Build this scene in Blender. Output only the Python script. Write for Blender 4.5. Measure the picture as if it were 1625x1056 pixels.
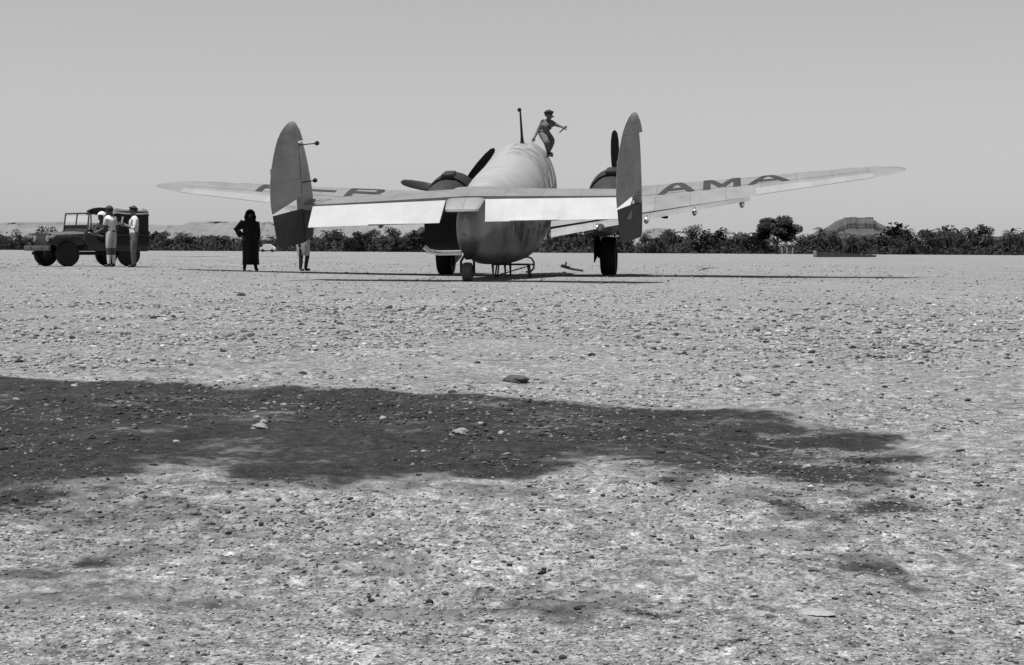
import bpy, bmesh, math, random
import numpy as np
from mathutils import Vector, Matrix
R = math.radians
random.seed(7); rng = np.random.default_rng(7)
scene = bpy.context.scene
for o in list(bpy.data.objects): bpy.data.objects.remove(o)
COL = scene.collection

# ------------------------------------------------------------------ camera
F, W0, H0 = 2480.0, 1625.0, 1056.0
CAM_H, PITCH, ROLL = 0.665, math.atan((528 - 397.3) / 2480.0), R(0.30)
CAM_M = Matrix.Translation((0, 0, CAM_H)) @ Matrix.Rotation(math.pi / 2 - PITCH, 4, 'X') @ Matrix.Rotation(ROLL, 4, 'Z')
cam = bpy.data.cameras.new('camera'); camo = bpy.data.objects.new('camera', cam); COL.objects.link(camo)
camo.matrix_world = CAM_M
cam.sensor_width = 36; cam.sensor_fit = 'HORIZONTAL'; cam.lens = 36 * F / W0
cam.clip_start = 0.1; cam.clip_end = 40000
scene.camera = camo

def at(px, py, Y):
    """world point seen at photo pixel (px,py) at distance Y along world +y"""
    d = CAM_M.to_3x3() @ Vector(((px - W0 / 2) / F, -(py - H0 / 2) / F, -1))
    o = CAM_M.translation
    return o + d * ((Y - o.y) / d.y)

# ------------------------------------------------------------------ sky, sun, exposure
SUN_TO = Vector((-0.20, -0.17, 1.0)).normalized()
elev = math.asin(SUN_TO.z); azim = math.atan2(SUN_TO.x, SUN_TO.y)
world = bpy.data.worlds.new('World'); scene.world = world; world.use_nodes = True
nt = world.node_tree; nt.nodes.clear()
sky = nt.nodes.new('ShaderNodeTexSky'); sky.sky_type = 'NISHITA'; sky.sun_disc = False
sky.sun_elevation = elev; sky.sun_rotation = azim
sky.air_density = 2.3; sky.dust_density = 0.05; sky.ozone_density = 1.0; sky.altitude = 300
bw = nt.nodes.new('ShaderNodeRGBToBW'); bg = nt.nodes.new('ShaderNodeBackground'); bg.inputs[1].default_value = 0.0495
wo = nt.nodes.new('ShaderNodeOutputWorld')
nt.links.new(sky.outputs[0], bw.inputs[0]); nt.links.new(bw.outputs[0], bg.inputs[0]); nt.links.new(bg.outputs[0], wo.inputs[0])
sun = bpy.data.lights.new('sun', 'SUN'); sun.energy = 5.0; sun.angle = R(0.53); sun.color = (1, 1, 1)
suno = bpy.data.objects.new('sun', sun); COL.objects.link(suno); suno.location = (0, 0, 60)
suno.rotation_euler = (-SUN_TO).to_track_quat('-Z', 'Y').to_euler()
scene.view_settings.view_transform = 'Standard'; scene.view_settings.look = 'None'
scene.view_settings.exposure = 0.68; scene.view_settings.gamma = 1.0
scene.view_settings.use_curve_mapping = False

# ------------------------------------------------------------------ materials
ALB = 0.83
def nmat(name):
    m = bpy.data.materials.new(name); m.use_nodes = True
    return m, m.node_tree, m.node_tree.nodes['Principled BSDF']
def N(t, kind, **kw):
    n = t.nodes.new('ShaderNode' + kind)
    for k, v in kw.items():
        if k in n.inputs: n.inputs[k].default_value = v
        else: setattr(n, k, v)
    return n
def ramp(t, src, pts):
    r = t.nodes.new('ShaderNodeValToRGB'); e = r.color_ramp.elements
    while len(e) < len(pts): e.new(0.5)
    for el, (p, v) in zip(e, pts): el.position = p; el.color = (v, v, v, 1)
    t.links.new(src, r.inputs[0]); return r.outputs[0]
def math_(t, op, a, b=None, clamp=False):
    n = t.nodes.new('ShaderNodeMath'); n.operation = op; n.use_clamp = clamp
    for i, v in enumerate((a, b)):
        if v is None: continue
        if isinstance(v, (int, float)): n.inputs[i].default_value = v
        else: t.links.new(v, n.inputs[i])
    return n.outputs[0]
def mixv(t, f, a, b):
    n = t.nodes.new('ShaderNodeMix'); n.data_type = 'FLOAT'
    for s, v in ((n.inputs[0], f), (n.inputs[2], a), (n.inputs[3], b)):
        if isinstance(v, (int, float)): s.default_value = v
        else: t.links.new(v, s)
    return n.outputs[0]
def plain(name, v, rough=0.7, metal=0.0, var=0.25, scale=6.0, bump=0.0, spec=0.4, co='Object', stretch=(1, 1, 1)):
    v = v * ALB
    m, t, b = nmat(name)
    tc = N(t, 'TexCoord'); mp = N(t, 'Mapping'); mp.inputs['Scale'].default_value = stretch
    t.links.new(tc.outputs[co], mp.inputs[0])
    n = N(t, 'TexNoise', Scale=scale, Detail=6.0, Roughness=0.65); t.links.new(mp.outputs[0], n.inputs['Vector'])
    c = ramp(t, n.outputs[0], [(0.25, v * (1 - var)), (0.75, min(1, v * (1 + var)))])
    t.links.new(c, b.inputs['Base Color'])
    b.inputs['Roughness'].default_value = rough; b.inputs['Metallic'].default_value = metal
    b.inputs['Specular IOR Level'].default_value = spec
    rr = ramp(t, n.outputs[0], [(0.2, min(1, rough * 1.15)), (0.8, rough * 0.85)]); t.links.new(rr, b.inputs['Roughness'])
    if bump:
        bp = N(t, 'Bump', Strength=bump, Distance=0.02); t.links.new(n.outputs[0], bp.inputs['Height']); t.links.new(bp.outputs[0], b.inputs['Normal'])
    return m

def metal_skin(name, v, rough, metal, seam=0.66, seam_y=0.62, seam_x=0.0, dirt=0.35, shade_and_spill=False, seam_axis=1, ):
    """weathered aluminium: patchy tone, fine panel seams, streaks"""
    v = v * ALB
    m, t, b = nmat(name)
    tc = N(t, 'TexCoord'); sep = N(t, 'SeparateXYZ'); t.links.new(tc.outputs['Object'], sep.inputs[0])
    n1 = N(t, 'TexNoise', Scale=1.7, Detail=7.0, Roughness=0.6); t.links.new(tc.outputs['Object'], n1.inputs['Vector'])
    mp = N(t, 'Mapping'); mp.inputs['Scale'].default_value = (9, 9, 1.2) if seam_axis == 1 else (9, 1.2, 9)
    t.links.new(tc.outputs['Object'], mp.inputs[0])
    n2 = N(t, 'TexNoise', Scale=1.0, Detail=5.0, Roughness=0.7); t.links.new(mp.outputs[0], n2.inputs['Vector'])
    tone = math_(t, 'ADD', math_(t, 'MULTIPLY', n1.outputs[0], 0.8), math_(t, 'MULTIPLY', n2.outputs[0], 0.2))
    c = ramp(t, tone, [(0.3, v * (1 - dirt)), (0.62, v)])
    # seams: thin lines every seam_y along the part
    fr = math_(t, 'FRACT', math_(t, 'DIVIDE', sep.outputs[seam_axis], seam_y))
    ln = math_(t, 'LESS_THAN', fr, 0.018)
    # panels differ a little in tone
    fl = math_(t, 'FLOOR', math_(t, 'DIVIDE', sep.outputs[seam_axis], seam_y))
    wn = N(t, 'TexWhiteNoise', noise_dimensions='1D'); t.links.new(fl, wn.inputs['W'])
    cp = math_(t, 'MULTIPLY', c, math_(t, 'ADD', math_(t, 'MULTIPLY', wn.outputs[0], 0.07), 0.95))
    col = mixv(t, ln, cp, math_(t, 'MULTIPLY', cp, seam))
    if shade_and_spill:
        so = N(t, 'Mapping'); so.inputs['Scale'].default_value = (1.8, 3.2, 0.9); t.links.new(tc.outputs['Object'], so.inputs[0])
        n3 = N(t, 'TexNoise', Scale=1.0, Detail=6.0, Roughness=0.75); t.links.new(so.outputs[0], n3.inputs['Vector'])
        drip = ramp(t, n3.outputs[0], [(0.47, 0), (0.53, 1)])
        def band(src, lo, hi, soft):
            u = N(t, 'MapRange', interpolation_type='SMOOTHSTEP'); t.links.new(src, u.inputs[0]); u.inputs[1].default_value = lo - soft; u.inputs[2].default_value = lo
            w = N(t, 'MapRange', interpolation_type='SMOOTHSTEP'); t.links.new(src, w.inputs[0]); w.inputs[1].default_value = hi; w.inputs[2].default_value = hi + soft; w.inputs[3].default_value = 1; w.inputs[4].default_value = 0
            return math_(t, 'MULTIPLY', u.outputs[0], w.outputs[0])
        # shade of the belly painted into the colour, with an uneven upper edge
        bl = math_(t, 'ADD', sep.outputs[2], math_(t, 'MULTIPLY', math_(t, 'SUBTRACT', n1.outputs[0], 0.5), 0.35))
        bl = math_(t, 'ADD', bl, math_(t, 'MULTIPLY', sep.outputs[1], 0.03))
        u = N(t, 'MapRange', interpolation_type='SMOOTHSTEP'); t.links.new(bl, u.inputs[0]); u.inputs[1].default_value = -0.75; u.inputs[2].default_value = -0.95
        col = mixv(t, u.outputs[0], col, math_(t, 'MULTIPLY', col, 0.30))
        side = math_(t, 'GREATER_THAN', sep.outputs[0], 0.3)
        mk = math_(t, 'MULTIPLY', math_(t, 'MULTIPLY', band(sep.outputs[1], 1.9, 6.0, 0.7), band(sep.outputs[2], -1.75, -1.2, 0.5)), side)  # dark blotches low on the starboard side
        # spill on the roof, running down the starboard side
        mk2 = math_(t, 'MULTIPLY', math_(t, 'MULTIPLY', band(sep.outputs[1], 7.2, 9.6, 0.6), band(sep.outputs[2], -0.6, 0.3, 0.3)), math_(t, 'GREATER_THAN', sep.outputs[0], -0.1))
        ml = math_(t, 'MULTIPLY', math_(t, 'MAXIMUM', mk, math_(t, 'MULTIPLY', mk2, 0.38)), drip)
        col = mixv(t, math_(t, 'MULTIPLY', ml, 0.95, True), col, 0.006)
    b.inputs['Specular IOR Level'].default_value = 0.3
    t.links.new(col, b.inputs['Base Color'])
    rr = ramp(t, tone, [(0.3, min(1, rough * 1.1)), (0.7, rough * 0.93)]); t.links.new(rr, b.inputs['Roughness'])
    b.inputs['Metallic'].default_value = metal
    bp = N(t, 'Bump', Strength=0.12, Distance=0.02); t.links.new(math_(t, 'SUBTRACT', n1.outputs[0], math_(t, 'MULTIPLY', ln, 0.3)), bp.inputs['Height']); t.links.new(bp.outputs[0], b.inputs['Normal'])
    return m

M = {}
M['skin'] = metal_skin('weathered_aluminium', 0.34, 0.45, 0.15, shade_and_spill=True, dirt=0.2)
M['wing'] = metal_skin('wing_aluminium', 0.28, 0.5, 0.45, seam_y=0.9, seam_axis=0)
M['tail'] = metal_skin('tail_aluminium', 0.30, 0.5, 0.6, seam_y=0.8, seam_axis=0)
M['aileron'] = metal_skin('aileron_fabric', 0.30, 0.55, 0.35, seam=0.9, seam_y=0.42, seam_axis=0, dirt=0.2)
M['nacelle'] = plain('dark_nacelle_paint', 0.014, 0.6, 0.0, var=0.5, scale=2)
M['silver_dope'] = metal_skin('silver_doped_fabric', 0.38, 0.75, 0.15, seam=0.9, seam_y=0.42, seam_axis=0, dirt=0.06)
M['rudder'] = metal_skin('grey_doped_fabric', 0.36, 0.55, 0.35, seam_y=0.5, seam_axis=2)
M['dark_rudder'] = plain('dark_grey_fabric', 0.06, 0.7, var=0.2)  # lower fin and rudder halves, darker than the upper ones
M['cowl'] = plain('sooty_black_paint', 0.009, 0.6, var=0.4, scale=4)
M['blade'] = plain('matt_black_blade', 0.007, 0.7)
M['rubber'] = plain('black_rubber', 0.012, 0.85)
M['gear'] = plain('grimy_gear_steel', 0.02, 0.6, 0.3)
M['interior'] = plain('dark_cabin_lining', 0.007, 0.9)
M['bright'] = plain('polished_aluminium', 0.75, 0.25, 0.9, var=0.1)
M['letter'] = plain('faded_black_letter_paint', 0.016, 0.8, var=0.4, scale=3)
M['slot'] = plain('slot_shadow_paint', 0.03, 0.8)
M['glass'] = plain('dusty_window_glass', 0.04, 0.15, var=0.3)
M['clear'] = plain('windscreen_glass', 0.6, 0.1)
_m, _t, _b = nmat('clear_windscreen'); _b.inputs['Base Color'].default_value = (.8, .8, .8, 1); _b.inputs['Roughness'].default_value = 0.05
_b.inputs['Alpha'].default_value = 0.18
M['clear'] = _m
M['jeep'] = plain('dusty_olive_paint', 0.036, 0.6, var=0.45, scale=5)
M['jeep_dust'] = plain('dust_covered_paint', 0.075, 0.75, var=0.4, scale=7)
M['canvas'] = plain('faded_canvas', 0.22, 0.9, var=0.3, scale=5, bump=0.2)
M['canvas_dark'] = plain('dark_canvas', 0.018, 0.95, var=0.3)
M['lamp'] = plain('lamp_glass', 0.22, 0.2)
M['skin_tan'] = plain('tanned_skin', 0.12, 0.6, var=0.2)
M['skin_dark'] = plain('shaded_skin', 0.07, 0.6, var=0.2)
M['flap'] = metal_skin('flap_aluminium', 0.22, 0.55, 0.4, seam_y=0.7, seam_axis=0)
M['white_cloth'] = plain('white_cotton', 0.60, 0.9, var=0.15, scale=9, bump=0.3)
M['khaki'] = plain('khaki_cloth', 0.10, 0.9, var=0.25, scale=9, bump=0.3)
M['khaki_light'] = plain('pale_khaki_cloth', 0.42, 0.9, var=0.25, scale=9, bump=0.3)
M['grey_cloth'] = plain('grey_cloth', 0.13, 0.9, var=0.4, scale=7, bump=0.3)
M['dark_cloth'] = plain('dark_cloth', 0.03, 0.9, var=0.3, scale=8, bump=0.3)
M['black_cloth'] = plain('black_robe_cloth', 0.010, 0.95, var=0.4, scale=6, bump=0.4)
M['hair'] = plain('black_hair', 0.008, 0.7)
M['eye'] = plain('eye', 0.02, 0.3)
M['steel'] = plain('tool_steel', 0.10, 0.5, 0.6)
M['wood'] = plain('weathered_wood', 0.09, 0.85, var=0.4, stretch=(1, 8, 1))
M['trunk'] = plain('tree_bark', 0.06, 0.9, var=0.4, scale=5)
def leafmat(name, v):
    m, t, b = nmat(name)
    g = N(t, 'NewGeometry'); oi = N(t, 'ObjectInfo')
    s = math_(t, 'ADD', math_(t, 'MULTIPLY', g.outputs['Random Per Island'], 0.9), math_(t, 'MULTIPLY', oi.outputs['Random'], 0.5))
    c = ramp(t, s, [(0.0, v * 0.5), (1.0, v * 1.5)]); t.links.new(c, b.inputs['Base Color'])
    b.inputs['Roughness'].default_value = 0.75; b.inputs['Specular IOR Level'].default_value = 0.2
    return m
M['palm'] = leafmat('palm_leaf', 0.013); M['leaf'] = leafmat('tree_leaf', 0.011); M['scrub'] = leafmat('scrub_leaf', 0.013)
M['white_paint'] = plain('white_paint', 0.6, 0.5, var=0.1)
M['whitewash'] = plain('whitewash', 0.22, 0.9, var=0.15)
M['mud'] = plain('mud_brick', 0.10, 0.95, var=0.4, scale=1.5, bump=0.5)

# ------------------------------------------------------------------ mesh helpers
def tag(o, label=None, cat=None, group=None, kind=None):
    if label: o['label'] = label
    if cat: o['category'] = cat
    if group: o['group'] = group
    if kind: o['kind'] = kind
    return o
def empty(name, mw=None, **kw):
    o = bpy.data.objects.new(name, None); COL.objects.link(o); o.empty_display_size = 0.3
    if mw is not None: o.matrix_world = mw
    return tag(o, **kw)
def obj(name, me, mat, parent=None, smooth=True, **kw):
    if isinstance(me, bmesh.types.BMesh):
        bm = me; me = bpy.data.meshes.new(name); bmesh.ops.recalc_face_normals(bm, faces=bm.faces); bm.to_mesh(me); bm.free()
    if mat is not None:
        for m in (mat if isinstance(mat, (list, tuple)) else [mat]): me.materials.append(m)
    if smooth and len(me.polygons):
        me.polygons.foreach_set('use_smooth', [True] * len(me.polygons))
        try: me.set_sharp_from_angle(angle=R(38))
        except Exception: pass
    o = bpy.data.objects.new(name, me); COL.objects.link(o)
    if parent is not None: o.parent = parent
    return tag(o, **kw)
def box(bm, c, s, rot=None, bevel=0.0):
    m = Matrix.Translation(c)
    if rot is not None: m = m @ rot.to_4x4()
    r = bmesh.ops.create_cube(bm, size=1.0, matrix=m @ Matrix.Diagonal((*s, 1)))
    if bevel:
        es = list({e for v in r['verts'] for e in v.link_edges})
        bmesh.ops.bevel(bm, geom=es, offset=bevel, segments=2, affect='EDGES', profile=0.6)
    return bm
def tube(bm, pts, rad, seg=8, cap=True):
    pts = [Vector(p) for p in pts]; rads = rad if isinstance(rad, (list, tuple)) else [rad] * len(pts)
    rings = []; ref = None
    for i, p in enumerate(pts):
        d = (pts[min(i + 1, len(pts) - 1)] - pts[max(i - 1, 0)]).normalized()
        if ref is None or abs(ref.dot(d)) > 0.98: ref = Vector((0, 0, 1)) if abs(d.z) < 0.9 else Vector((1, 0, 0))
        u = d.cross(ref).normalized(); v = d.cross(u).normalized(); ref = -v if False else ref
        rings.append([bm.verts.new(p + (u * math.cos(a) + v * math.sin(a)) * rads[i]) for a in [2 * math.pi * k / seg for k in range(seg)]])
    for a, b in zip(rings[:-1], rings[1:]):
        for k in range(seg): bm.faces.new((a[k], a[(k + 1) % seg], b[(k + 1) % seg], b[k]))
    if cap: bm.faces.new(rings[0]); bm.faces.new(list(reversed(rings[-1])))
    return bm
def loft(bm, rings, cap0=True, cap1=True, skip=None):
    vs = [[bm.verts.new(p) for p in r] for r in rings]
    n = len(rings[0])
    for i, (a, b) in enumerate(zip(vs[:-1], vs[1:])):
        for k in range(n):
            if skip and skip(i, k): continue
            bm.faces.new((a[k], a[(k + 1) % n], b[(k + 1) % n], b[k]))
    if cap0: bm.faces.new(vs[0])
    if cap1: bm.faces.new(list(reversed(vs[-1])))
    return vs
def lathe(bm, prof, M4=Matrix.Identity(4), seg=24):
    """prof: list of (r, y) revolved round local y"""
    rings = []
    for r, y in prof:
        rings.append([M4 @ Vector((max(r, 1e-4) * math.cos(2 * math.pi * k / seg), y, max(r, 1e-4) * math.sin(2 * math.pi * k / seg))) for k in range(seg)])
    loft(bm, rings); return bm
def smooth01(a, b, x):
    t = np.clip((x - a) / (b - a), 0, 1); return t * t * (3 - 2 * t)
def vnoise(x, y, seed=0):
    xi = np.floor(x).astype(np.int64); yi = np.floor(y).astype(np.int64); xf = x - xi; yf = y - yi
    def h(i, j):
        n = (i * 374761393 + j * 668265263 + seed * 982451653) & 0x7fffffff
        n = ((n ^ (n >> 13)) * 1274126177) & 0x7fffffff
        return ((n ^ (n >> 16)) & 0xffff) / 65535.0
    u = xf * xf * (3 - 2 * xf); v = yf * yf * (3 - 2 * yf)
    return (h(xi, yi) * (1 - u) + h(xi + 1, yi) * u) * (1 - v) + (h(xi, yi + 1) * (1 - u) + h(xi + 1, yi + 1) * u) * v
def fbm(x, y, oct=4, seed=0):
    s = 0; a = 0.5
    for k in range(oct): s = s + a * vnoise(x * 2 ** k + 17.3 * k, y * 2 ** k + 9.1 * k, seed + k); a *= 0.5
    return s

# ------------------------------------------------------------------ ground
def base_z(x, y):
    x = np.asarray(x, float); y = np.asarray(y, float)
    z = 0.125 * smooth01(-2.5, -13, x) * smooth01(22, 42, y) * (1 - smooth01(75, 140, y))
    return z
def ground_z(x, y):
    x = np.asarray(x, float); y = np.asarray(y, float); d = np.hypot(x, y)
    near = 1 - smooth01(24, 34, d)
    z = base_z(x, y)
    z = z + near * ((fbm(x * 0.9, y * 0.9, 3, 3) - 0.44) * 0.07 + (fbm(x * 6, y * 6, 3, 11) - 0.44) * 0.030 + (fbm(x * 15, y * 15, 2, 14) - 0.38) * 0.016)
    tr_ = smooth01(2.6, 3.0, y) * (1 - smooth01(4.3, 4.9, y)) * smooth01(-1.1, -.6, x) * (1 - smooth01(.5, .9, x))
    z = z + tr_ * .006 * np.sin((y + .16 * x + .05 * fbm(x * 2, y * 2, 2, 41)) * 62) * (fbm(x * 3, y * 3, 2, 43) > .30)
    mid = smooth01(20, 34, d) * (1 - smooth01(150, 400, d))
    z = z + mid * (fbm(x * 0.45, y * 0.45, 3, 5) - 0.44) * 0.05
    return z
def gpx(px, py):
    """ground point (x,y) on the flat field seen at a photo pixel"""
    d = CAM_M.to_3x3() @ Vector(((px - W0 / 2) / F, -(py - H0 / 2) / F, -1)); o = CAM_M.translation
    t = -o.z / d.z; return (o.x + d.x * t, o.y + d.y * t)
# dark patches in the ground and pebble colour: outlines on the ground, in metres
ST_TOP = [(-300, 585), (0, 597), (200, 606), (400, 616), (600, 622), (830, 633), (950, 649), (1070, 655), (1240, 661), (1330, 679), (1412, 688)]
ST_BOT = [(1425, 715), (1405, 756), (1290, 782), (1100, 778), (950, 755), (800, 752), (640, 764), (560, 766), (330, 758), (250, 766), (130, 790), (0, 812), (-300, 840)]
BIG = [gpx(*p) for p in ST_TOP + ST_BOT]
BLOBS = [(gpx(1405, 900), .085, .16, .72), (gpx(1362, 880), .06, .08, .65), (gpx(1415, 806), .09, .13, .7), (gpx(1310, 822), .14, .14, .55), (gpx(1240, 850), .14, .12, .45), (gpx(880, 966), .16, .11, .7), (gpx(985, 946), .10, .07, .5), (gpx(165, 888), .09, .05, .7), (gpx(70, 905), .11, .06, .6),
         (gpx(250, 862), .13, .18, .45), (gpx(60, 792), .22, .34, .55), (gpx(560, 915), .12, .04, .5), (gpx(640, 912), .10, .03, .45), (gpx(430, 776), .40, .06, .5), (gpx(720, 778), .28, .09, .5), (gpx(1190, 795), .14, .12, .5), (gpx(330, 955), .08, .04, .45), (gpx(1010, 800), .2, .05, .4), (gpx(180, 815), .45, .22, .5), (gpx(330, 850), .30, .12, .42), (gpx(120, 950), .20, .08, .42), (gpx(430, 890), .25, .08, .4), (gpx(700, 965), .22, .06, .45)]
def poly_dist(px, py, poly):
    """signed distance: positive inside"""
    inside = np.zeros(px.shape, bool); dm = np.full(px.shape, 1e9)
    n = len(poly)
    for i in range(n):
        x0, y0 = poly[i]; x1, y1 = poly[(i + 1) % n]
        dx, dy = x1 - x0, y1 - y0; L = dx * dx + dy * dy
        t = np.clip(((px - x0) * dx + (py - y0) * dy) / max(L, 1e-9), 0, 1)
        dm = np.minimum(dm, np.hypot(px - x0 - t * dx, py - y0 - t * dy))
        c = ((y0 > py) != (y1 > py)); xx = (x1 - x0) * (py - y0) / (y1 - y0 + 1e-12) + x0
        inside ^= c & (px < xx)
    return np.where(inside, dm, -dm)
def dark_patch(x, y):
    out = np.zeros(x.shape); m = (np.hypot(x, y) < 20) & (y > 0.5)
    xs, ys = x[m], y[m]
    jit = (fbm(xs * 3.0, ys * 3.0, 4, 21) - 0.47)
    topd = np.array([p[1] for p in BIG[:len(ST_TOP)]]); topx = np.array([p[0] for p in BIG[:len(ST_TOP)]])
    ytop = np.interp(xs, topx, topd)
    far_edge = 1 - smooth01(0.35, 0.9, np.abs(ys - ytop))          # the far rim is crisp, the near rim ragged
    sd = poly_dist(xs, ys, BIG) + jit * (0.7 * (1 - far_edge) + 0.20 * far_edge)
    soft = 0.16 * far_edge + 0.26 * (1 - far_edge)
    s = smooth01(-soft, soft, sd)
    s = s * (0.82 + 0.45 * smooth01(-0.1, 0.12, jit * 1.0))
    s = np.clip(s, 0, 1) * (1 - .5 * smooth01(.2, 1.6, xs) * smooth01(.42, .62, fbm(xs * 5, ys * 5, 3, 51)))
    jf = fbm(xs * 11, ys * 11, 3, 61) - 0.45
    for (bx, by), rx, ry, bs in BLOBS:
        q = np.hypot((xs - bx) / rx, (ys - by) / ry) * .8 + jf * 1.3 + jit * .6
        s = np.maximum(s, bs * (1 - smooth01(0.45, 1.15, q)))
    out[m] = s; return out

def gravel_mat(name, pebble=False):
    m, t, b = nmat(name)
    geo = N(t, 'NewGeometry'); pos = geo.outputs['Position']
    at_ = N(t, 'Attribute', attribute_name='dark_patch'); st = at_.outputs['Fac']
    if pebble:
        pa = N(t, 'Attribute', attribute_name='tone')
        n0 = N(t, 'TexNoise', Scale=90.0, Detail=3.0); t.links.new(pos, n0.inputs['Vector'])
        base = math_(t, 'MULTIPLY', pa.outputs['Fac'], math_(t, 'ADD', math_(t, 'MULTIPLY', n0.outputs[0], 0.5), 0.75))
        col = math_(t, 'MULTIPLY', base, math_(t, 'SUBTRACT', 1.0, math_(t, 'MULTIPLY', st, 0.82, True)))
        t.links.new(col, b.inputs['Base Color']); b.inputs['Roughness'].default_value = 0.9; b.inputs['Specular IOR Level'].default_value = 0.25
        return m
    def noise(sc, det=4.0, ro=0.6, mp=None):
        n = N(t, 'TexNoise', Scale=sc, Detail=det, Roughness=ro); t.links.new(mp or pos, n.inputs['Vector']); return n.outputs[0]
    big = noise(0.35, 4.0); mid = noise(2.4, 5.0, 0.7); fine = noise(19.0, 5.0, 0.75); fine2 = noise(6.5, 4.0, 0.7); grit = noise(110.0, 3.0, 0.7)
    far = noise(0.045, 5.0)
    vor = N(t, 'TexVoronoi', Scale=34.0); t.links.new(pos, vor.inputs['Vector'])
    sc1 = N(t, 'SeparateColor'); t.links.new(vor.outputs['Color'], sc1.inputs[0]); vtone = math_(t, 'MULTIPLY', ramp(t, sc1.outputs[0], [(0.0, 0.42), (0.12, 0.6), (0.8, 0.7), (1.0, 1.0)]), 1.5)
    vor2 = N(t, 'TexVoronoi', Scale=7.0); t.links.new(pos, vor2.inputs['Vector'])
    sc2 = N(t, 'SeparateColor'); t.links.new(vor2.outputs['Color'], sc2.inputs[0]); vtone2 = math_(t, 'MULTIPLY', ramp(t, sc2.outputs[0], [(0.0, 0.58), (0.1, 0.72), (0.92, 0.76), (1.0, 0.92)]), 1.36)
    c = ramp(t, big, [(0.3, 0.146), (0.7, 0.174)])
    for s, lo, hi in ((mid, 0.90, 1.10), (fine, 0.50, 1.52), (fine2, 0.88, 1.12), (grit, 0.45, 1.65), (far, 0.93, 1.08)):
        c = math_(t, 'MULTIPLY', c, math_(t, 'MULTIPLY', ramp(t, s, [(0.34, lo / hi), (0.68, 1.0)]), hi))
    c = math_(t, 'MULTIPLY', c, vtone); c = math_(t, 'MULTIPLY', c, vtone2)
    # the dark patches: mottled, weaker in places
    mottle = ramp(t, noise(1.6, 6.0, 0.75), [(0.42, 1.0), (0.66, 0.55)])
    sn = math_(t, 'MULTIPLY', st, mottle)
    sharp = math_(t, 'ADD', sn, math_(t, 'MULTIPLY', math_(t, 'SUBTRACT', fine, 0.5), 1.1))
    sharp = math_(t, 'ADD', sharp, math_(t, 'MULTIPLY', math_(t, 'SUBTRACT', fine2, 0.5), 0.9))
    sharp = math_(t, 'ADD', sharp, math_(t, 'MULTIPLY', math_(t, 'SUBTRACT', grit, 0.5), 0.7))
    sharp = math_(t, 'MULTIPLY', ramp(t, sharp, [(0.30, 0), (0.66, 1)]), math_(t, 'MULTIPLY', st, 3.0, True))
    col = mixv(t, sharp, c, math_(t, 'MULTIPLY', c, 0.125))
    t.links.new(col, b.inputs['Base Color'])
    b.inputs['Roughness'].default_value = 0.95; b.inputs['Specular IOR Level'].default_value = 0.15
    h = math_(t, 'ADD', math_(t, 'MULTIPLY', fine, 0.6), math_(t, 'MULTIPLY', grit, 0.25))
    h = math_(t, 'ADD', h, math_(t, 'MULTIPLY', vor.outputs['Distance'], -0.5))
    bp = N(t, 'Bump', Strength=0.75, Distance=0.03); t.links.new(h, bp.inputs['Height']); t.links.new(bp.outputs[0], b.inputs['Normal'])
    return m
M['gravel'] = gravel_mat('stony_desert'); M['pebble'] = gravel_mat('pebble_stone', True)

def build_ground():
    a_in = np.linspace(-25, 25, 420); a_out = np.concatenate([np.linspace(-180, -26, 50), ])
    ang = np.radians(np.concatenate([np.linspace(-180, -26, 50), a_in, np.linspace(26, 180, 50)[:-1]]))
    rad = np.concatenate([[0.4], np.geomspace(0.9, 34, 560), np.geomspace(36, 14000, 110)])
    nr, na = len(rad), len(ang)
    rr, aa = np.meshgrid(rad, ang, indexing='ij')
    x = (rr * np.sin(aa)).ravel(); y = (rr * np.cos(aa)).ravel(); z = ground_z(x, y)
    co = np.stack([x, y, z], 1)
    i = np.arange(nr - 1)[:, None] * na; k = np.arange(na)[None, :]; k2 = (k + 1) % na
    q = np.stack([i + k, i + k2, i + na + k2, i + na + k], -1).reshape(-1, 4)[:, ::-1]
    c0 = len(co); co = np.vstack([co, [[0, 0, float(ground_z(0, 0))]]])
    tri = np.stack([np.full(na, c0), (np.arange(na) + 1) % na, np.arange(na)], 1)[:, ::-1]
    me = bpy.data.meshes.new('ground')
    nq, ntri = len(q), len(tri)
    me.vertices.add(len(co)); me.vertices.foreach_set('co', co.ravel())
    me.loops.add(nq * 4 + ntri * 3); me.loops.foreach_set('vertex_index', np.concatenate([q.ravel(), tri.ravel()]).astype(np.int32))
    me.polygons.add(nq + ntri)
    me.polygons.foreach_set('loop_start', np.concatenate([np.arange(nq) * 4, nq * 4 + np.arange(ntri) * 3]).astype(np.int32))
    me.update(calc_edges=True); me.validate()
    a = me.attributes.new('dark_patch', 'FLOAT', 'POINT'); a.data.foreach_set('value', dark_patch(co[:, 0], co[:, 1]).astype(np.float32))
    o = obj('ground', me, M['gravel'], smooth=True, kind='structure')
    # make sure it faces up
    if me.polygons[1000].normal.z < 0: me.flip_normals()
    return o
build_ground()

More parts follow.
